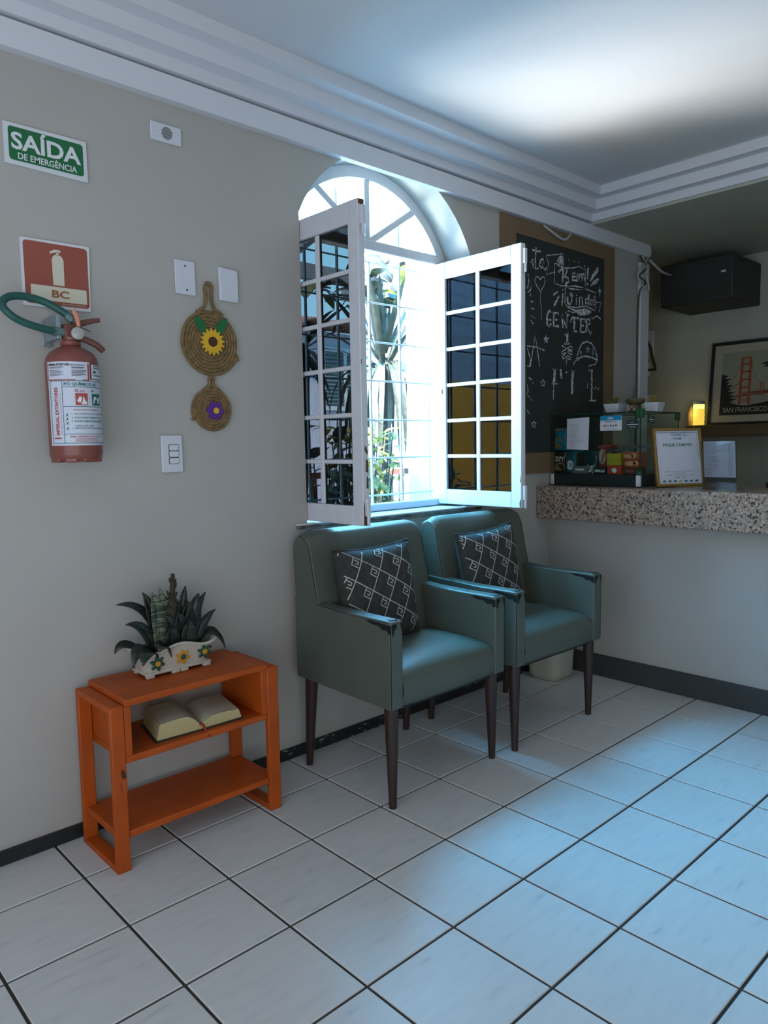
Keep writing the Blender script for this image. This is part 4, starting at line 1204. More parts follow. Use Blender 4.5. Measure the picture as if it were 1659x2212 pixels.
# ================================================================== ARMCHAIRS
LEA = M('grey_leather', '#555b50', rough=.45, spec=.5, var=.06, scale=5, bump=.10, bscale=260)
SEAM = M('dark_seam', '#191c1b', rough=.7)
PEEL = M('peeled_backing', '#0d0f0f', rough=.95, var=.4, scale=40)
LEGM = M('dark_wood_leg', '#33211a', rough=.4, var=.12, scale=20, stretch=(1, 1, .2))
def make_chair(label):
    """front faces -y; built round (5, -.35, 0)"""
    t = thing('armchair', label, 'chair', (5.0, -.35, 0), 'leather armchairs under the window')
    # back: upper part over the full width, lower part between the arms
    def backp(y_, z_): return y_, z_
    prof_u = [(.535, 2.06), (.575, 2.85), (.565, 2.95), (.52, 3.03), (.44, 3.075), (.36, 3.075), (.29, 3.04), (.245, 2.96), (.22, 2.86), (.15, 2.5), (.075, 2.18), (.07, 2.06)]
    m = MB()
    X0, X1 = 4.0, 6.0
    ns = 14
    vs, fs = [], []
    for i in range(ns+1):
        s = i/ns
        e = min(s, 1-s)
        x = X0 + (X1-X0)*s
        drop = .05*max(0, 1 - e/.09)**2
        for (y, z) in prof_u:
            zz = z - drop*max(0, (z-2.6)/.45)
            yy = y + (.02*math.sin(PI*s) if False else 0) - (.03*math.sin(PI*s) if y < .3 else 0)
            vs.append((x, yy, zz))
    k = len(prof_u)
    for i in range(ns):
        for j in range(k):
            fs.append((i*k+j, i*k+(j+1) % k, (i+1)*k+(j+1) % k, (i+1)*k+j))
    fs += [tuple(range(k)), tuple(ns*k+j for j in range(k-1, -1, -1))]
    m.add(vs, fs)
    m.prism([(.535, 1.19), (.535, 2.2), (.07, 2.2), (-.03, 1.55), (-.03, 1.19)], lambda u, v, d: Vector((d, u, v)), 4.17, 5.83)
    bk_ = m.build('backrest', LEA, t, bevel=.022, seg=3, angle=50)
    # arms: slab running from the front to the rear edge
    arms = []
    for x0, x1 in ((3.985, 4.175), (5.825, 6.015)):
        P = [(-1.225, 1.175), (-1.235, 2.165), (-1.205, 2.19), (-.6, 2.185), (-.1, 2.195), (.12, 2.215), (.54, 2.24), (.53, 1.2)]
        a = MB().prism(P, lambda u, v, d: Vector((d, u, v)), x0, x1).build('armrest', LEA, t, bevel=.022, seg=3, angle=50)
        arms.append(a)
    # seat: crowned top, rolled front
    def seat(a, b):
        x = 4.18 + 1.64*a
        cr = 1 - (2*a-1)**4
        prof = [(-.0, 1.19), (-1.17, 1.19), (-1.205, 1.26), (-1.225, 1.38), (-1.215, 1.48), (-1.17, 1.545), (-1.08, 1.585), (-.8, 1.615), (-.4, 1.625), (.0, 1.61), (.06, 1.6)]
        f = b*(len(prof)-1); i = min(int(f), len(prof)-2); s = f-i
        y = prof[i][0]*(1-s) + prof[i+1][0]*s; z = prof[i][1]*(1-s) + prof[i+1][1]*s
        z += .055*cr*max(0, min(1, (z-1.4)/.2)) - .02
        y -= .02*cr if y < -1.0 else 0
        return Vector((x, y, z))
    MB().grid(seat, 20, 20).build('seat', LEA, t, angle=70)
    MB().box(4.2, 5.8, -1.16, .45, 1.13, 1.18).build('base_lining', SEAM, t, bevel=.01)
    # seams
    m = MB()
    for xe in (3.99, 6.01):
        s = 1 if xe > 5 else -1
        m.tube([(xe, -1.205, 2.172), (xe, -.6, 2.168), (xe, .1, 2.197)], .006, 5)
        m.tube([(xe - s*.175, -1.205, 2.175), (xe - s*.175, -.6, 2.172), (xe - s*.175, .08, 2.2)], .006, 5)
        m.tube([(xe, -1.222, 1.2), (xe, -1.228, 2.15)], .006, 5)
        xb = 4.004 if s < 0 else 5.996
        m.tube([(xb, .09, 2.22), (xb, .158, 2.5), (xb, .228, 2.84), (xb, .26, 2.92), (xb, .33, 2.985), (xb, .42, 3.015)], .006, 5)
    m.build('seam', SEAM, t)['kind'] = 'stuff'
    # cracked and peeled leather on the arm fronts
    rr = random.Random(4)
    for a, (x0, x1) in zip(arms, ((3.985, 4.175), (5.825, 6.015))):
        p = MB()
        top = lambda u, v: Vector((u, v, 2.196 + .0))
        out = x0 if x0 < 5 else x0
        # torn corner on the outer/inner side face
        fx = x0 - .004
        p.poly((fx, -1.235, 2.15), (fx, -1.235, 2.06), (fx, -1.20, 2.05), (fx, -1.17, 2.09), (fx, -1.10, 2.085), (fx, -1.04, 2.12), (fx, -.93, 2.125), (fx, -.82, 2.155), (fx, -.88, 2.165))
        p.poly((x0+.01, -1.242, 2.16), (x0+.012, -1.240, 2.06), (x0+.035, -1.240, 2.02), (x0+.05, -1.241, 2.09), (x0+.09, -1.241, 2.13), (x0+.08, -1.242, 2.165))
        p.poly((x1-.05, -1.242, 2.165), (x1-.03, -1.241, 2.09), (x1-.012, -1.24, 2.03), (x1-.006, -1.24, 2.15))
        for q in range(5):
            y = -1.12 + .14*q; u = x0 + .02 + rr.random()*.02
            w = .006 + .012*rr.random()
            p.poly((u, y, 2.192), (u+.07, y+.02*rr.random(), 2.192), (x1-.03, y-.01+.03*rr.random(), 2.192), (u+.06, y+w+.01, 2.192))
        p.poly((x0+.03, -1.19, 2.1935), (x0+.15, -1.20, 2.1935), (x0+.16, -1.16, 2.1935), (x0+.1, -1.17, 2.1935), (x0+.04, -1.14, 2.1935))
        p.build('peeled_patch', PEEL, a, smooth=False, recalc=False)['kind'] = 'stuff'
    for (x, y, dx, dy) in ((4.10, -1.10, -.03, -.03), (5.90, -1.09, .03, .01), (4.12, .40, -.01, .08), (5.88, .38, -.05, .05)):
        MB().tube([(x, y, 1.185), (x + dx*.5, y + dy*.5, .6), (x + dx, y + dy, 0)], [.085, .066, .044], 16).build('leg', LEGM, t)
    return t
ch1 = make_chair('grey-green leather armchair with worn arms, nearer to the orange table')
ch2 = copy_tree(ch1)
ch2['label'] = 'grey-green leather armchair with worn arms, nearer to the reception counter'
ch2.location = Vector((7.27, -.39, 0))*T
ch2.rotation_euler = (0, 0, math.radians(-1.0))

# cushions with a woven key pattern
CUS = M('cushion_fabric', '#383732', rough=.95, var=.22, scale=45, bump=.5, bscale=200)
PAT = M('cushion_pattern', '#b9b3ae', rough=.95, var=.12, scale=90)
def cushion(label, c, ex, ey, half, turn, seed):
    """c centre, ex right, ey up in the cushion's plane (facing the room)"""
    c, ex, ey = Vector(c), Vector(ex).normalized(), Vector(ey).normalized()
    n = ex.cross(ey)
    if n.y > 0: n = -n
    ca, sa = math.cos(turn), math.sin(turn)
    ex, ey = ex*ca + ey*sa, ey*ca - ex*sa
    t = thing('cushion', label, 'cushion', c - Vector((0, 0, half)), 'patterned cushions on the armchairs')
    def surf(u, v, h=0, side=1):
        pin = 1 - .07*(1-u*u)*abs(v)**2 if False else 1
        su = u*(1 - .075*(1-v*v)*abs(u)**3); sv = v*(1 - .075*(1-u*u)*abs(v)**3)
        th = .19*(max(0, (1-u**4)*(1-v**4)))**.55
        return c + ex*su*half + ey*sv*half + n*side*(th + h)
    m = MB()
    m.grid(lambda a, b: surf(2*a-1, 2*b-1), 24, 24)
    m.grid(lambda a, b: surf(2*a-1, 2*b-1, 0, -1), 24, 24)
    bmsh = m
    o = bmsh.build('cover', CUS, t, angle=80)
    edge = [surf(-1 + k/10, -1) for k in range(20)] + [surf(1, -1 + k/10) for k in range(20)] + [surf(1 - k/10, 1) for k in range(20)] + [surf(-1, 1 - k/10) for k in range(20)]
    MB().tube(edge, .012, 6, closed=True).build('edge_piping', CUS, t)
    pr = Print(lambda u, v, h: surf(u, v, h), .006)
    B = Vector((.39, -.25)); C2 = Vector((-.24, -.40))
    bh, chh = B.normalized(), C2.normalized()
    s = .092; w = .021
    inside = lambda p: abs(p.x) < .97 and abs(p.y) < .97
    def seg(p, q):
        N = max(2, int((q-p).length/.05))
        run = []
        for k in range(N+1):
            z = p + (q-p)*k/N
            if inside(z): run.append(z)
            else:
                if len(run) > 1: pr.line(run, w)
                run = []
        if len(run) > 1: pr.line(run, w)
    off = Vector((-.62 + .08*seed, .72 - .1*seed))
    for i in range(-7, 8):
        for j in range(-7, 8):
            P = off + B*i + C2*j
            if abs(P.x) > 1.5 or abs(P.y) > 1.5: continue
            k = lambda a, b: P + bh*a*s + chh*b*s
            sp = [k(-1, -1), k(1, -1), k(1, 1), k(-1, 1), k(-1, -.35), k(.35, -.35), k(.35, .35), k(-.3, .35)]
            for a, b in zip(sp[:-1], sp[1:]): seg(a, b)
            seg(k(1, -1), P + B + (-bh*s - chh*s))
            seg(k(1, 1), P + C2 + (bh*s - chh*s))
            seg(k(-1, -1), k(-1, 1))
    pr.put('woven_pattern', PAT, t)['kind'] = 'stuff'
    return t
cushion('dark patterned cushion on the armchair nearer to the orange table', (4.80, -.14, 2.255), (1, -.06, -.01), (.0, .13, 1), .62, .035, 0)
cushion('dark patterned cushion on the armchair nearer to the counter', (7.0, -.20, 2.28), (1, -.04, .01), (.0, .14, 1), .62, .06, 1)

# pale bin behind the second chair
t = thing('waste_bin', 'small cream plastic bin on the floor behind the second armchair', 'bin', (9.36, .33, 0))
BIN = M('cream_plastic', '#b9b7a6', rough=.4)
def binw(a, b):
    th = 2*PI*a; p = 4
    ce, se = math.cos(th), math.sin(th)
    k = (abs(ce)**p + abs(se)**p)**(-1/p)
    r = .315 + .05*b
    rr = r if b > .06 else r - .05*(1 - b/.06)**2
    return Vector((9.36 + rr*k*ce, .33 + rr*k*se, 1.0*b))
m = MB().grid(binw, 40, 18, closed_u=True)
m.poly(*[binw(k/40, 0) for k in range(40)])
m.build('body', BIN, t, angle=60)
MB().tube([binw(k/40, 1) for k in range(40)], .022, 8, closed=True).build('rim', BIN, t)

# ================================================================== RECEPTION COUNTER
GRA = granite_material()
tag(MB().prism([(9.6, 2.77), (9.72, 2.77), (9.72, 3.16), (11.45, 3.16), (11.45, 3.35), (9.6, 3.35)], lambda u, v, d: Vector((u, d, v)), -9, .815).build('countertop', GRA, bevel=.02), 'speckled granite reception countertop with a deep front edge', 'countertop')

# ------------------------------------------------------------------ glass showcase
t = thing('glass_showcase', 'small glass display case full of snacks on the left end of the counter', 'display case', (10.67, -.08, 3.352))
GL = glass('showcase_glass', (.90, .95, .93), .03)
GEDGE = M('glass_edge', '#12352c', rough=.2)
X0, X1, YA, YB, Z0, Z1 = 10.0, 11.36, -.97, .775, 3.352, 4.61
PLN = M('black_plinth', '#1b2422', rough=.35)
MB().box(X0, X1, YA, YB, Z0, 3.56).build('plinth', PLN, t, bevel=.006)
MB().box(X0, X0+.02, YA+.02, YB, 3.56, Z1-.02).build('front_pane', GL, t, smooth=False)
MB().box(X0, X1, YA, YA+.02, 3.56, Z1-.02).build('side_pane', GL, t, smooth=False)
MB().box(X0-.02, X1+.01, YA-.02, YB, Z1-.02, Z1+.002).build('top_pane', GL, t, smooth=False)
for y0, y1, x in ((-.95, -.05, 11.33), (-.1, .79, 11.29)):
    MB().box(x, x+.02, y0, y1, 3.6, Z1-.04).build('sliding_door', GL, t, smooth=False)
m = MB()
m.bar((X0-.02, YA-.02, Z1), (X0-.02, YB, Z1), .008, .02); m.bar((X0-.02, YA-.022, Z1), (X1, YA-.022, Z1), .008, .02); m.bar((X1, YA, Z1), (X1, YB, Z1), .008, .02)
m.bar((X0, YA, 3.56), (X0, YA, Z1), .014, .014, up=(1, 0, 0)); m.bar((X1, YA, 3.56), (X1, YA, Z1), .014, .014, up=(1, 0, 0))
m.build('glass_edge', GEDGE, t, smooth=False)
for y in (YA-.005, YB-.07):
    MB().box(X0-.012, X0+.05, y, y+.075, 3.365, 3.555).build('corner_clip', PW, t, bevel=.008)
ALU = M('aluminium_rail', '#b8bcbd', rough=.35, metal=.6)
MB().box(11.24, 11.30, -.95, .55, 3.99, 4.05).build('door_rail', ALU, t, bevel=.006)
MB().box(11.24, 11.30, -.95, .79, 3.56, 3.61).build('door_rail', ALU, t, bevel=.006)
GC = M('green_clip', '#14532c', rough=.4)
MB().box(X0-.03, X0+.07, YA-.04, YA+.08, Z1-.10, Z1+.05).build('top_clip', GC, t, bevel=.01)
MB().box(X0-.02, X0+.04, YA-.03, YA+.05, 3.56, 3.63).build('bottom_clip', GC, t, bevel=.01)
MB().box(X1-.05, X1+.02, YA-.03, YA+.05, Z1-.13, Z1-.01).build('top_clip', GC, t, bevel=.01)
# printed sheets and stickers on its glass
INK = M('print_ink', '#3a3d42', rough=.8)
PAP = M('paper', '#d3d5dc', rough=.8)
cf = counterfn(X0-.004)
s = tag(MB().prism([(-.435, 4.00), (.0, 3.985), (.015, 4.555), (-.43, 4.54)], cf, 0, .006).build('price_sheet', PAP, smooth=False), 'white price sheet taped to the front glass of the display case', 'paper')
p = Print(counterfn(X0-.012), .003)
for k, w_ in enumerate((.17, .21, .20, .20, .15, .12, .17, .15, .24, .28, .30, .12, .15, .12)):
    p.text(('Amendoim R$ 3,00', 'Batata palha R$ 6,00', 'Biscoito doce R$ 5,00', 'Biscoito salgado R$ 4', 'Bombom R$ 2', 'Bala R$ 1', 'Chocolate R$ 4', 'Chiclete R$ 2', 'Barra de cereal R$ 4,00', 'Batata frita peq. R$ 8,00', 'Batata frita média R$ 12,00', 'Mentos R$ 4', 'Paçoca R$ 2', 'Trento R$ 4')[k], -.375, 4.43 - .031*k, width=w_, height=.014, res=1)
p.put('printed_lines', INK, s)
s = tag(MB().prism(rrect(.23, .635, 4.31, 4.565, .02), cf, 0, .006).build('card_sticker', M('sticker_white', '#d5dade', rough=.4), smooth=False), 'blue and white card payment sticker on the display case glass', 'sticker')
Print(counterfn(X0-.011), .003).pg([(.232, 4.485), (.633, 4.485), (.633, 4.55), (.62, 4.564), (.245, 4.564), (.232, 4.55)]).put('blue_band', M('sticker_blue', '#1691b8', rough=.4), s)
Print(counterfn(X0-.016), .003).text('cielo', .375, 4.502, width=.11, height=.045, bold=.03).put('lettering', INKW, s)
p = Print(counterfn(X0-.011), .003)
p.text('Trabalhamos com:', .315, 4.452, width=.23, height=.02, bold=.02, res=1); p.text('Consulte as bandeiras aceitas', .305, 4.33, width=.25, height=.014, res=1)
p.text('VISA', .255, 4.385, width=.04, height=.02, res=1); p.text('elo', .355, 4.388, width=.05, height=.02, bold=.04, res=1)
p.rect(.425, .45, 4.38, 4.41); p.pg([(.47, 4.38), (.5, 4.38), (.485, 4.41)])
p.put('fine_print', INK, s)
p = Print(counterfn(X0-.011), .004); p.rect(.305, .345, 4.382, 4.41); p.rect(.51, .555, 4.387, 4.41); p.put('red_logos', LRED, s)
DST = M('sticker_dark', '#182a30', rough=.5)
s = tag(MB().prism([(.735, 4.34), (.935, 4.335), (.935, 4.465), (.737, 4.47)], cf, 0, .006).build('dark_sticker', DST, smooth=False), 'small dark sticker with a pale stripe on the front glass', 'sticker')
p = Print(counterfn(X0-.011), .003); p.rect(.74, .93, 4.395, 4.41); p.text('Sorria', .775, 4.43, width=.08, height=.018, res=1); p.rect(.77, .90, 4.36, 4.366); p.put('pale_print', INKW, s)
s = tag(MB().prism([(10.235, 4.43), (10.44, 4.415), (10.445, 4.535), (10.24, 4.55)], lambda u, v, h: Vector((u, YA-.004-h, v)), 0, .006).build('dark_sticker', DST, smooth=False), 'small dark sticker on the side glass near the top corner', 'sticker')
p = Print(lambda u, v, h: Vector((u, YA-.011-h, v)), .003); p.rect(10.26, 10.42, 4.475, 4.492); p.rect(10.26, 10.36, 4.515, 4.523); p.rect(10.28, 10.40, 4.445, 4.452); p.put('pale_print', INKW, s)

# ------------------------------------------------------------------ snacks in the case
def bag(name, label, cx, cy, z0, w, h, d, mat, lean=0.0, group=None, crimp=True):
    """pillow bag facing -x"""
    t = thing(name, label, 'snack', (cx, cy, z0), group)
    def s(a, b, side):
        u = 2*a-1; v = 2*b-1
        e = max(0, (1-abs(v)**3))**.6*max(0, (1-u**6))**.5
        ww = w/2*(1 - .06*(1-v*v))
        wob = .012*math.sin(9*v + 3*u + cy*7)*e
        return Vector((cx + side*(d/2*e + wob) + lean*b, cy - u*ww, z0 + h*b))
    m = MB().grid(lambda a, b: s(a, b, -1), 12, 14).grid(lambda a, b: s(a, b, 1), 12, 14)
    m.build('bag', mat, t, angle=80)
    fn = lambda u, v, hh: s(.5 + u/w, (v)/h, -1) + Vector((-hh-.006, 0, 0))
    return t, fn
BLU = M('blue_foil', '#12809e', rough=.3, var=.2, scale=14); TEALF = M('teal_foil', '#15606c', rough=.28, var=.25, scale=14)
BRNF = M('brown_foil', '#2e2420', rough=.3, var=.25, scale=14); TAN = M('biscuit_tan', '#8a6a44', rough=.6, var=.25, scale=60)
ORAL = M('orange_letter', '#c97a34', rough=.5)
stand = tag(MB().box(10.22, 10.5, .40, .76, 3.562, 3.93).build('carton', M('dark_carton', '#26292a', rough=.8), bevel=.01), 'dark carton behind the front row of snacks in the case', 'carton')
t, fn = bag('snack_bag', 'bright blue snack bag set on top of the brown one', 10.11, .625, 3.985, .28, .40, .10, BLU)
p = Print(fn, .003); p.pg([(-.12, .05), (.02, .02), (.06, .18), (.0, .25), (-.11, .2)]); p.put('biscuit_print', TAN, t)
Print(fn, .003).text('snack', -.12, .35, width=.2, height=.05, bold=.03).put('lettering', ORAL, t)
t, fn = bag('snack_bag', 'small blue snack bag half hidden behind the price sheet', 10.44, .44, 3.935, .15, .24, .09, BLU)
Print(fn, .003).text('snack', -.08, .16, width=.14, height=.04, bold=.03).put('lettering', ORAL, t)
t, fn = bag('snack_bag', 'dark brown snack bag with white lettering at the left of the case', 10.16, .66, 3.562, .27, .42, .12, BRNF)
Print(fn, .003).text('ZiPY', -.09, .22, width=.20, height=.085, bold=.02).put('lettering', INKW, t)
p = Print(fn, .003); p.pg([(-.10, .06), (.03, .05), (.10, .17), (.04, .21), (-.07, .17)]); p.put('biscuit_print', TAN, t)
t, fn = bag('snack_bag', 'teal snack bag with a round white label', 10.14, .42, 3.562, .22, .44, .12, TEALF)
Print(fn, .003).disc(0, .15, .072, ry=.085).put('round_label', M('label_paper', '#cfd3de'), t)
p = Print(fn, .006); p.rect(-.04, .04, .18, .195); p.rect(-.045, .045, .135, .165); p.put('label_print', TEALF, t)
Print(fn, .006).rect(-.025, .02, .085, .11).put('label_emblem', ORAL, t)
t, fn = bag('snack_bag', 'crumpled dark teal foil bag behind the grey box', 10.42, .20, 3.562, .34, .40, .12, M('dark_teal_foil', '#1c4248', rough=.25, var=.3, scale=20))
def sweet_box(name, label, x0, x1, y0, y1, z0, z1, mat, cat='snack'):
    t = thing(name, label, cat, ((x0+x1)/2, (y0+y1)/2, z0))
    MB().box(x0, x1, y0, y1, z0, z1).build('box', mat, t, bevel=.008)
    return t, counterfn(x0-.001)
t, fn = sweet_box('candy_box', 'low grey candy box with a dark stripe in the front row', 10.06, 10.25, .06, .36, 3.562, 3.70, M('grey_carton', '#59686a', rough=.5))
p = Print(fn, .003); p.rect(-.30, -.12, 3.62, 3.655); p.put('stripe', INKW, t)
# crumpled wrapper star
t = thing('foil_wrapper', 'crumpled silver wrapper between the grey and black boxes', 'wrapper', (10.10, -.0, 3.562))
m = MB()
for k in range(9):
    a = 2*PI*k/9; r = .08 + .05*(k % 2)
    m.add([(10.10, 0, 3.65), (10.06 + .03*(k % 3), -r*math.cos(a), 3.65 + r*.85*math.sin(a)), (10.09, -r*.7*math.cos(a+.5), 3.65 + r*.6*math.sin(a+.5)), (10.14, 0, 3.65)], [(0, 1, 2), (1, 3, 2)])
m.build('foil', M('silver_foil', '#a8b0b2', rough=.3, metal=.5), t, smooth=False)
t, fn = sweet_box('candy_box', 'flat black candy box with bold white lettering', 10.06, 10.24, -.30, -.085, 3.562, 3.68, M('black_carton', '#191b1d', rough=.4))
Print(fn, .003).text('HALLS', .095, 3.595, width=.19, height=.05, bold=.05).put('lettering', INKW, t)
t, fn = sweet_box('candy_box', 'tall red chocolate box standing behind the black box', 10.30, 10.46, -.30, -.05, 3.562, 4.07, M('red_carton', '#8c3526', rough=.4))
Print(fn, .003).pg([(.10 + .07*math.cos(2*PI*k/20), 3.86 + .13*math.sin(2*PI*k/20)) for k in range(20)]).put('white_oval', M('oval_pink', '#b9a39a', rough=.5), t)
Print(fn, .006).text('KitKat', .115, 3.76, width=.20, height=.055, bold=.04, rot=PI/2*.86).put('lettering', M('red_ink', '#8c3526'), t)
# red box under a yellow one, dark sweets on top
RC = M('bright_red_carton', '#b03a26', rough=.4); YC = M('yellow_carton', '#a89a24', rough=.4)
t, fn = sweet_box('candy_box', 'red candy box under the yellow one', 10.06, 10.26, -.59, -.33, 3.562, 3.715, RC)
p = Print(fn, .003); p.disc(.47, 3.63, .05, ry=.04); p.pg([(.40, 3.65), (.44, 3.66), (.43, 3.62)]); p.pg([(.5, 3.66), (.53, 3.64), (.51, 3.6)]); p.put('white_print', INKW, t)
t, fn = sweet_box('candy_box', 'yellow candy box on top of the red one', 10.07, 10.25, -.575, -.315, 3.717, 3.92, YC)
Print(fn, .003).rect(.32, .57, 3.80, 3.803).put('fold_line', M('fold_olive', '#5d5718'), t)
t = thing('sweets', 'dark wrapped sweets heaped on the yellow box', 'sweets', (10.16, -.44, 3.922))
rr = random.Random(2)
for k in range(9):
    c = Vector((10.12 + rr.uniform(-.02, .08), -.33 - .025*k, 3.95 + rr.uniform(0, .05)))
    MB().obox(c, (.03, .01, 0), (-.01, .035, .005), (0, 0, .022)).build('sweet', M('chocolate_foil', '#33241b', rough=.4), t, bevel=.01)
OC = M('orange_carton', '#a34d2a', rough=.4); OP = M('orange_print', '#c98f68', rough=.5); BC_ = M('brown_carton', '#4a2b1d', rough=.45)
t, fn = sweet_box('candy_box', 'brown candy box at the bottom of the orange stack', 10.07, 10.27, -.93, -.64, 3.562, 3.685, BC_)
Print(fn, .003).text('Trento', .675, 3.60, width=.15, height=.05, bold=.03).put('lettering', LRED, t)
t, fn = sweet_box('candy_box', 'orange chocolate box in the middle of the stack', 10.07, 10.27, -.945, -.64, 3.687, 3.81, OC)
p = Print(fn, .003); p.disc(.76, 3.75, .10, ry=.035); p.disc(.86, 3.755, .05, ry=.035); p.put('pale_print', OP, t)
t, fn = sweet_box('candy_box', 'orange chocolate box on top of the stack, set askew', 10.09, 10.28, -.94, -.60, 3.812, 3.945, OC)
p = Print(fn, .003); p.disc(.71, 3.875, .09, ry=.035); p.disc(.81, 3.885, .05, ry=.04); p.put('pale_print', OP, t)

# ------------------------------------------------------------------ pots on top of the case
POT = M('white_pot', '#cdd0d4', rough=.35)
SUC = leafmat('succulent', '#6a6a33', '#8f8d4a', .1, scale=20)
def pot(label, cx, cy, w, h, seed, leaves=True, mat=SUC):
    t = thing('potted_succulent', label, 'plant', (cx, cy, 4.613), 'pots on the display case')
    m = MB()
    a, b = w*.36, w*.5
    z0, z1 = 4.613, 4.613+h
    q = [(-1, -1), (1, -1), (1, 1), (-1, 1)]
    vs = [(cx+i*a, cy+j*a, z0) for i, j in q] + [(cx+i*b, cy+j*b, z1) for i, j in q] + [(cx+i*b*.82, cy+j*b*.82, z1) for i, j in q] + [(cx+i*b*.8, cy+j*b*.8, z1-.03) for i, j in q]
    fs = [(3, 2, 1, 0)]
    for r in (0, 4, 8):
        fs += [(r+k, r+(k+1) % 4, r+4+(k+1) % 4, r+4+k) for k in range(4)]
    fs.append((12, 13, 14, 15))
    m.add(vs, fs).build('pot', POT, t, bevel=.012)
    r_ = random.Random(seed)
    if leaves:
        for k in range(16):
            an = 2*PI*k/16*2.4; el = .35 + .07*k
            d = Vector((math.cos(an)*math.cos(el), math.sin(an)*math.cos(el), math.sin(el)))
            b0 = Vector((cx, cy, z1-.02))
            L = r_.uniform(.10, .17)
            MB().add(*blade(b0, b0 + d*L*.6, b0 + d*L + Vector((0, 0, .015)), .045, fold=.4, n=5, wstart=.7)).build('leaf', mat, t, solid=.012)
    return t
pot('white square pot with a spiky succulent, leftmost on the display case', 10.55, -.19, .30, .175, 1)
pot('white square pot half hidden behind the leftmost pot', 10.85, -.36, .22, .15, 2, True)
pot('white square pot with a flattened yellowish succulent, right end of the display case', 10.6, -.90, .27, .165, 3, True, leafmat('yellow_succulent', '#7a6f2a', '#a18e3c', .1))
t = thing('dry_twig', 'thin upright dry twig behind the leftmost pot', 'twig', (10.8, -.40, 4.613))
MB().tube([(10.8, -.40, 4.62), (10.79, -.405, 4.85), (10.80, -.40, 5.08)], [.012, .009, .005], 5).build('stem', DRY, t)
t = thing('mushroom_ornament', 'small brownish ceramic ornament with a broad flat cap beside the pots', 'ornament', (10.6, -.55, 4.613))
ORN = M('ornament_brown', '#5f5238', rough=.5, var=.35, scale=30)
MB().lathe([(.10, 4.613), (.115, 4.66), (.10, 4.73), (.085, 4.76)], (10.6, -.55, 0), n=16).build('foot', ORN, t)
MB().lathe([(.085, 4.75), (.15, 4.79), (.165, 4.83), (.15, 4.86), (.13, 4.865), (.10, 4.85), (.02, 4.85)], (10.6, -.55, 0), n=18).build('cap', ORN, t)
m = MB()
for yy, zz in ((-.50, 4.68), (-.59, 4.67), (-.545, 4.72)):
    m.lathe([(.002, 0), (.028, .006), (.022, .022)], (10.49, yy, zz), (-1, 0, 0), 10)
m.build('painted_dots', M('dot_rose', '#b58a78', rough=.5), t)

# ------------------------------------------------------------------ framed payment notice
o = Vector((10.15, -1.19, 3.362)); e_ = Vector((.70, -.50, 0)); Wd = e_.length; e_.normalize()
up = Vector((.115, .16, .96)).normalized(); up = (up - e_*up.dot(e_)).normalized()
nn = e_.cross(up)
if nn.x > 0: nn = -nn
Hh = .985
fnp = lambda u, v, h: o + e_*u + up*v + nn*h
t = thing('framed_notice', 'gold-framed white payment notice leaning on the counter beside the display case', 'picture frame', (10.5, -1.4, 3.352))
GOLD = M('gold_frame', '#9c7836', rough=.4, metal=.35)
fw = .045
m = MB()
for a, b, c, d in ((0, Wd, 0, fw), (0, Wd, Hh-fw, Hh), (0, fw, fw, Hh-fw), (Wd-fw, Wd, fw, Hh-fw)):
    m.prism([(a, c), (b, c), (b, d), (a, d)], fnp, -.03, .035)
m.build('frame', GOLD, t, bevel=.008)
MB().prism([(fw, fw), (Wd-fw, fw), (Wd-fw, Hh-fw), (fw, Hh-fw)], fnp, -.03, .005).build('sheet', M('notice_paper', '#d2d6e2', rough=.7), t, smooth=False)
MB().bar(fnp(Wd*.5, .62, -.045), o + e_*Wd*.5 - nn*.34 + Vector((0, 0, .03)), .02, .14, up=e_).build('stand_strut', COVER, t, smooth=False)
f6 = lambda u, v, h: fnp(u, v, h + .005)
p = Print(f6, .003)
p.text('Center', Wd*.53-.03, .855, width=.20, height=.05, bold=.01, align='C'); p.text('hotel', Wd*.53-.02, .79, width=.14, height=.05, bold=.01, align='C')
p.frame(Wd*.53+.09, Wd*.53+.15, .85, .915, .007); p.text('1', Wd*.53+.11, .862, height=.035)
p.put('blue_lettering', M('hotel_blue', '#2f6f86', rough=.7), t)
Print(f6, .003).text('PAGUE COM PIX', Wd*.5, .675, width=.52, height=.052, bold=.018, align='C').put('green_lettering', M('pix_green', '#1e6b48', rough=.7), t)
p = Print(f6, .003)
p.text('Aponte seu celular para o QR code ou', Wd*.5, .245, width=.49, height=.022, align='C', res=1); p.text('use nossa chave:', Wd*.5, .215, width=.22, height=.022, align='C', res=1)
p.text('CNPJ: 10.343.804/0001-00', Wd*.5, .172, width=.48, height=.026, align='C', res=1); p.text('CENTER 1 HOTEL', Wd*.5, .14, width=.21, height=.02, align='C', res=1)
p.line([(fw+.03, Hh-.075), (Wd-fw-.03, Hh-.075)], .006); p.line([(Wd-fw-.03, Hh-.075), (Wd-fw-.03, .5)], .004)
p.put('small_print', INK, t)
for k, c_ in enumerate(('#2f6f86', '#3d6b5e', '#2f6f86', '#c9b072', '#2f6f86', '#3d6b5e', '#33464d')):
    u = .11 + .095*k
    Print(f6, .003).pg([(u, .075), (u+.06, .075), (u+.06, .105), (u+.025, .105), (u+.01, .095)]).put('printed_mark', M('mark_'+c_[1:], c_, rough=.7), t)

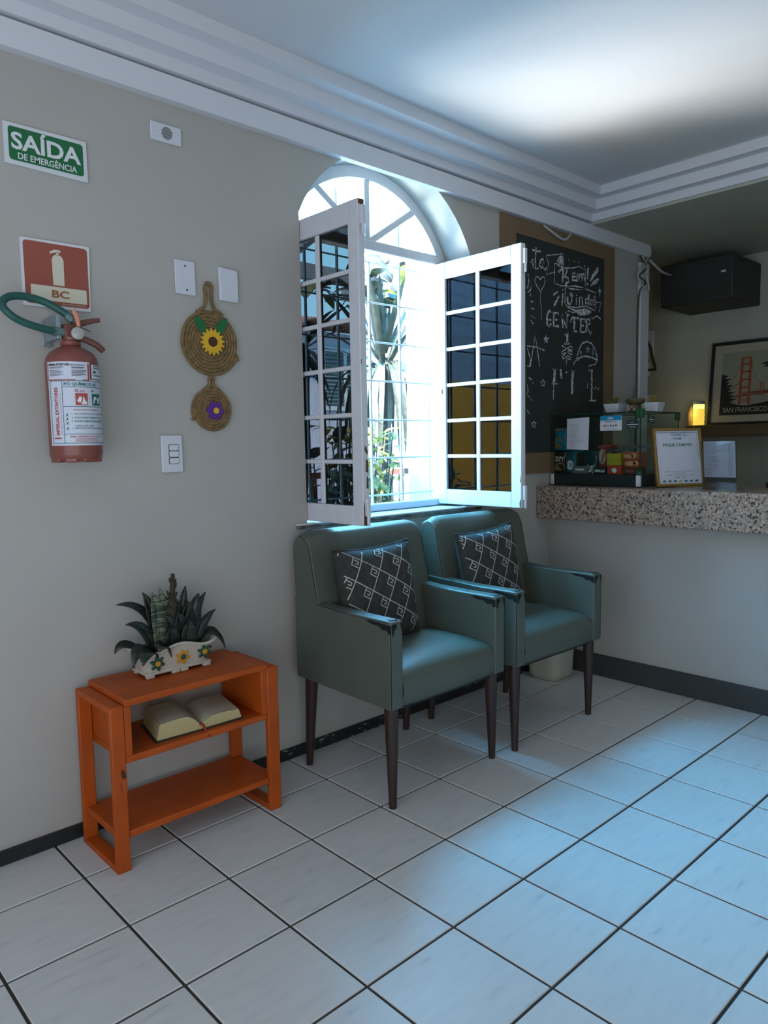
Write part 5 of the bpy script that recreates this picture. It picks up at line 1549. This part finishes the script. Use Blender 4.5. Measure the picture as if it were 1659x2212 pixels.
# acrylic stand with the price list
t = thing('price_stand', 'clear acrylic stand holding a printed price list at the right of the counter', 'menu stand', (10.05, -2.25, 3.352))
ACR = glass('acrylic', (.86, .88, .90), .04)
a = Vector((10.12, -1.98, 3.352)); b = Vector((10.05, -2.53, 3.352)); e2 = (b-a); W2 = e2.length; e2.normalize()
up2 = Vector((-.10, .02, 1)).normalized(); up2 = (up2 - e2*up2.dot(e2)).normalized(); n2 = e2.cross(up2)
if n2.x > 0: n2 = -n2
f2 = lambda u, v, h: a + e2*u + up2*v + n2*h
MB().prism([(0, 0), (W2, 0), (W2, .76), (0, .76)], f2, 0, .012).build('back_plate', ACR, t, smooth=False)
MB().prism([(0, 0), (W2, 0), (W2, .76), (0, .76)], f2, .03, .04).build('front_plate', ACR, t, smooth=False)
MB().prism([(-.0, -.0), (W2, 0), (W2, .03), (0, .03)], lambda u, v, h: a + e2*u + Vector((h, 0, v)), -.05, .28).build('foot_plate', ACR, t, smooth=False)
MB().prism([(.04, .20), (W2-.01, .20), (W2-.01, .755), (.04, .755)], f2, .016, .024).build('sheet', PAP, t, smooth=False)
p = Print(f2, .044)
for k, (s_, pr_) in enumerate((('Água mineral 1,5 L', 'R$ 7,00'), ('Água mineral s/ gás 500 ml', 'R$ 3,50'), ('Água mineral c/ gás 500 ml', 'R$ 4,00'), ('Coca-cola lata tradicional', 'R$ 6,00'), ('Coca-cola zero', 'R$ 6,00'), ('Fanta laranja', 'R$ 6,00'), ('Guaraná antarctica', 'R$ 6,00'), ('Suco lata sabores', 'R$ 6,50'), ('Red bull lata tradicional', 'R$ 14,00'), ('Cerveja heineken lata', 'R$ 8,00'),
                               ('Cerveja heineken long neck', 'R$ 10,00'), ('Cerveja corona long neck', 'R$ 12,00'), ('H2OH limão', 'R$ 7,00'), ('Red bull', 'R$ 14,00'), ('Del valle', 'R$ 6,00'), ('Água de coco', 'R$ 6,00'))):
    v = .70 - .031*k
    p.text(s_, .09, v, height=.0165, res=1); p.text(pr_, W2-.04, v, height=.0165, align='R', res=1); p.disc(.07, v+.008, .005, 6)
p.put('printed_list', INK, t)
tag(MB().box(10.9, 11.2, -3.0, -2.62, 3.352, 3.44).build('card_reader', M('black_device', '#17191a', rough=.4), bevel=.02), 'small black device lying on the counter at the right edge', 'device')

# ================================================================== RECEPTION BACK WALL
SHW = M('shelf_wood', '#5f4a2c', rough=.6, var=.15, scale=8, stretch=(1, .15, 1))
tag(MB().box(15.3, 15.995, -4, .72, 4.21, 4.455).build('wall_shelf', SHW, bevel=.01), 'brown wooden shelf on the reception back wall under the bridge poster', 'shelf')
# bridge poster
t = thing('bridge_poster', 'black-framed bridge poster with cream mount leaning on the wall shelf', 'picture frame', (15.7, -.55, 4.457))
po = Vector((15.56, .33, 4.462)); pe = Vector((0, -1, 0)); pu = Vector((.12, 0, 1)).normalized(); pn = Vector((-1, 0, .12)).normalized()
W3, H3 = 1.62, 1.86
fq = lambda u, v, h: po + pe*u + pu*v + pn*h
m = MB()
fw = .075
for a_, b_2, c_, d_ in ((0, W3, 0, fw*.6), (0, W3, H3-fw, H3), (0, fw, fw*.6, H3-fw), (W3-fw, W3, fw*.6, H3-fw)):
    m.prism([(a_, c_), (b_2, c_), (b_2, d_), (a_, d_)], fq, -.03, .03)
m.build('frame', M('black_frame', '#191815', rough=.5), t, bevel=.008)
MB().prism([(fw, fw*.6), (W3-fw, fw*.6), (W3-fw, H3-fw), (fw, H3-fw)], fq, -.02, .004).build('mount', M('mount_cream', '#a59e88', rough=.8), t, smooth=False)
L0, L1, B0, B1 = .26, W3-.26, .20, H3-.25
f7 = lambda u, v, h: fq(u, v, h + .004)
Print(f7, .002).rect(L0, L1, B0, B1).put('sky_print', M('poster_sky', '#8d8f78', rough=.8, var=.06, scale=3), t)
PD = M('poster_black', '#1c1b18', rough=.8); PO = M('poster_orange', '#9a4a2c', rough=.8); PB = M('poster_brown', '#6a4630', rough=.8)
p = Print(f7, .004); p.pg([(L0, .60), (L0+.3, .66), (L1, .68), (L1, .74), (L0+.6, .70), (L0, .62)]); p.pg([(L0+.1, .58), (L1, .66), (L1, .69), (L0+.1, .62)]); p.put('deck_print', PB, t)
p = Print(f7, .006)
def tower(x, z0, z1, w, wt):
    for s in (-1, 1):
        p.pg([(x + s*w - wt, z0), (x + s*w + wt, z0), (x + s*w*.86 + wt*.85, z1), (x + s*w*.86 - wt*.85, z1)])
    for k in range(5):
        z = z0 + (z1-z0)*(.35, .52, .69, .85, .985)[k]
        h = (z1-z0)*.02
        p.pg([(x - w, z-h), (x + w, z-h), (x + w, z+h), (x - w, z+h)])
    for k in (0, 1):
        z = z0 + (z1-z0)*(.02 + .13*k); zz = z + (z1-z0)*.12
        p.line([(x-w, z), (x+w, zz)], wt*.6); p.line([(x+w, z), (x-w, zz)], wt*.6)
tower(.78, .44, 1.48, .10, .03)
tower(1.14, .60, .90, .035, .011)
p.line([(.68, 1.40), (.55, 1.05), (.42, .80)], .012); p.line([(.66, .95), (.56, .83), (.50, .80)], .02); p.line([(.88, 1.42), (.98, 1.0), (1.10, .90)], .010)
p.put('bridge_print', PO, t)
p = Print(f7, .008)
p.pg([(L0, B0), (L1, B0), (L1, .50), (L1-.15, .46), (.95, .42), (.80, .40), (.62, .43), (.5, .47), (.42, .48), (L0, .46)])
tree = [(L0, .45)]
for k in range(9):
    z = .46 + .075*k
    tree += [(L0 + .34 - .025*k + .06*(k % 2), z + .03), (L0 + .22 - .02*k, z + .045)]
tree += [(L0, 1.14)]
p.pg(tree)
p.pg([(L1, 1.46), (L1-.10, 1.36), (L1-.28, 1.30), (L1-.14, 1.28), (L1-.24, 1.24), (L1-.08, 1.22), (L1-.12, 1.17), (L1, 1.14)])
p.pg([(L1, 1.0), (L1-.06, .96), (L1, .86)])
p.put('tree_print', PD, t)
Print(f7, .011).text('SAN FRANCISCO', (L0+L1)/2, .265, width=.94, height=.105, bold=.005, align='C').put('lettering', M('poster_letter', '#a8a48f', rough=.8), t)

# glowing jar lantern and shell-shaped ornament beside it
t = thing('jar_lantern', 'glowing yellow jar lantern with a pale lid on the wall shelf', 'lantern', (15.5, .50, 4.457))
GLOW = M('glowing_jar', '#c9a84a', rough=.4, emit='#e8c24a', estr=1.1)
MB().lathe([(.11, 4.457), (.125, 4.47), (.12, 4.56), (.128, 4.58), (.12, 4.66), (.128, 4.68), (.12, 4.77), (.125, 4.80), (.12, 4.83)], (15.5, .50, 0), n=20).build('jar', GLOW, t)
MB().lathe([(.12, 4.83), (.12, 4.93)], (15.5, .50, 0), n=20).build('fairy_lights', M('fairy_glow', '#f0dc80', emit='#ffe87a', estr=1.6, var=.3, scale=40), t)
MB().lathe([(.115, 4.93), (.125, 4.94), (.12, 5.0), (.10, 5.01)], (15.5, .50, 0), n=20).build('lid', M('lid_grey', '#9a9b9e', rough=.5), t)
lamp('lantern_light', 'POINT', (15.3, .62, 4.75), (15.3, .62, 4), .28, (1, .78, .3), shadow_soft_size=.03)
t = thing('shell_ornament', 'pointed cream shell ornament on the shelf left of the jar lantern', 'ornament', (15.55, .71, 4.457))
MB().lathe([(.075, 4.457), (.085, 4.55), (.085, 4.68), (.07, 4.80), (.045, 4.87), (.01, 4.92)], (15.6, .71, 0), n=18).build('body', M('shell_cream', '#b59a62', rough=.5, var=.15, scale=12), t)

# dark box high on the wall, wall sockets
t = thing('dark_wall_box', 'dark boxy wall unit under the reception ceiling', 'wall unit', (15.2, .2, 7.05))
DB = M('dark_box', '#2b2d28', rough=.55)
MB().box(14.5, 15.995, -.60, .97, 7.05, 7.96).build('housing', DB, t, bevel=.03)
p = MB()
for k in range(6): p.box(14.485, 14.5, -.5, .87, 7.15 + .05*k, 7.17 + .05*k)
p.build('louvre', DB, t, smooth=False)
MB().box(14.48, 14.5, -.45, -.36, 7.6, 7.64).build('indicator', PW, t, smooth=False)
t = thing('junction_box', 'white junction box with brown cable on the back wall behind the duct', 'junction box', (15.97, 1.98, 5.8))
MB().box(15.93, 15.995, 1.84, 2.25, 6.15, 6.82).build('cover', PW, t, bevel=.015)
MB().box(15.95, 15.995, 1.95, 2.25, 5.72, 6.05).build('lower_cover', PW, t, bevel=.015)
MB().tube([(15.95, 2.2, 6.6), (15.88, 1.98, 6.58), (15.86, 1.88, 6.4), (15.88, 1.85, 6.2), (15.86, 1.76, 5.95), (15.87, 1.74, 5.85), (15.88, 1.95, 5.86), (15.9, 2.1, 5.9)], .03, 8).build('cable', M('brown_cable', '#4d3b22', rough=.6), t)
tag(MB().box(15.95, 15.995, 1.85, 2.2, 5.05, 5.26).build('wall_socket', PW, bevel=.015), 'small white wall socket low behind the display case pots', 'socket')
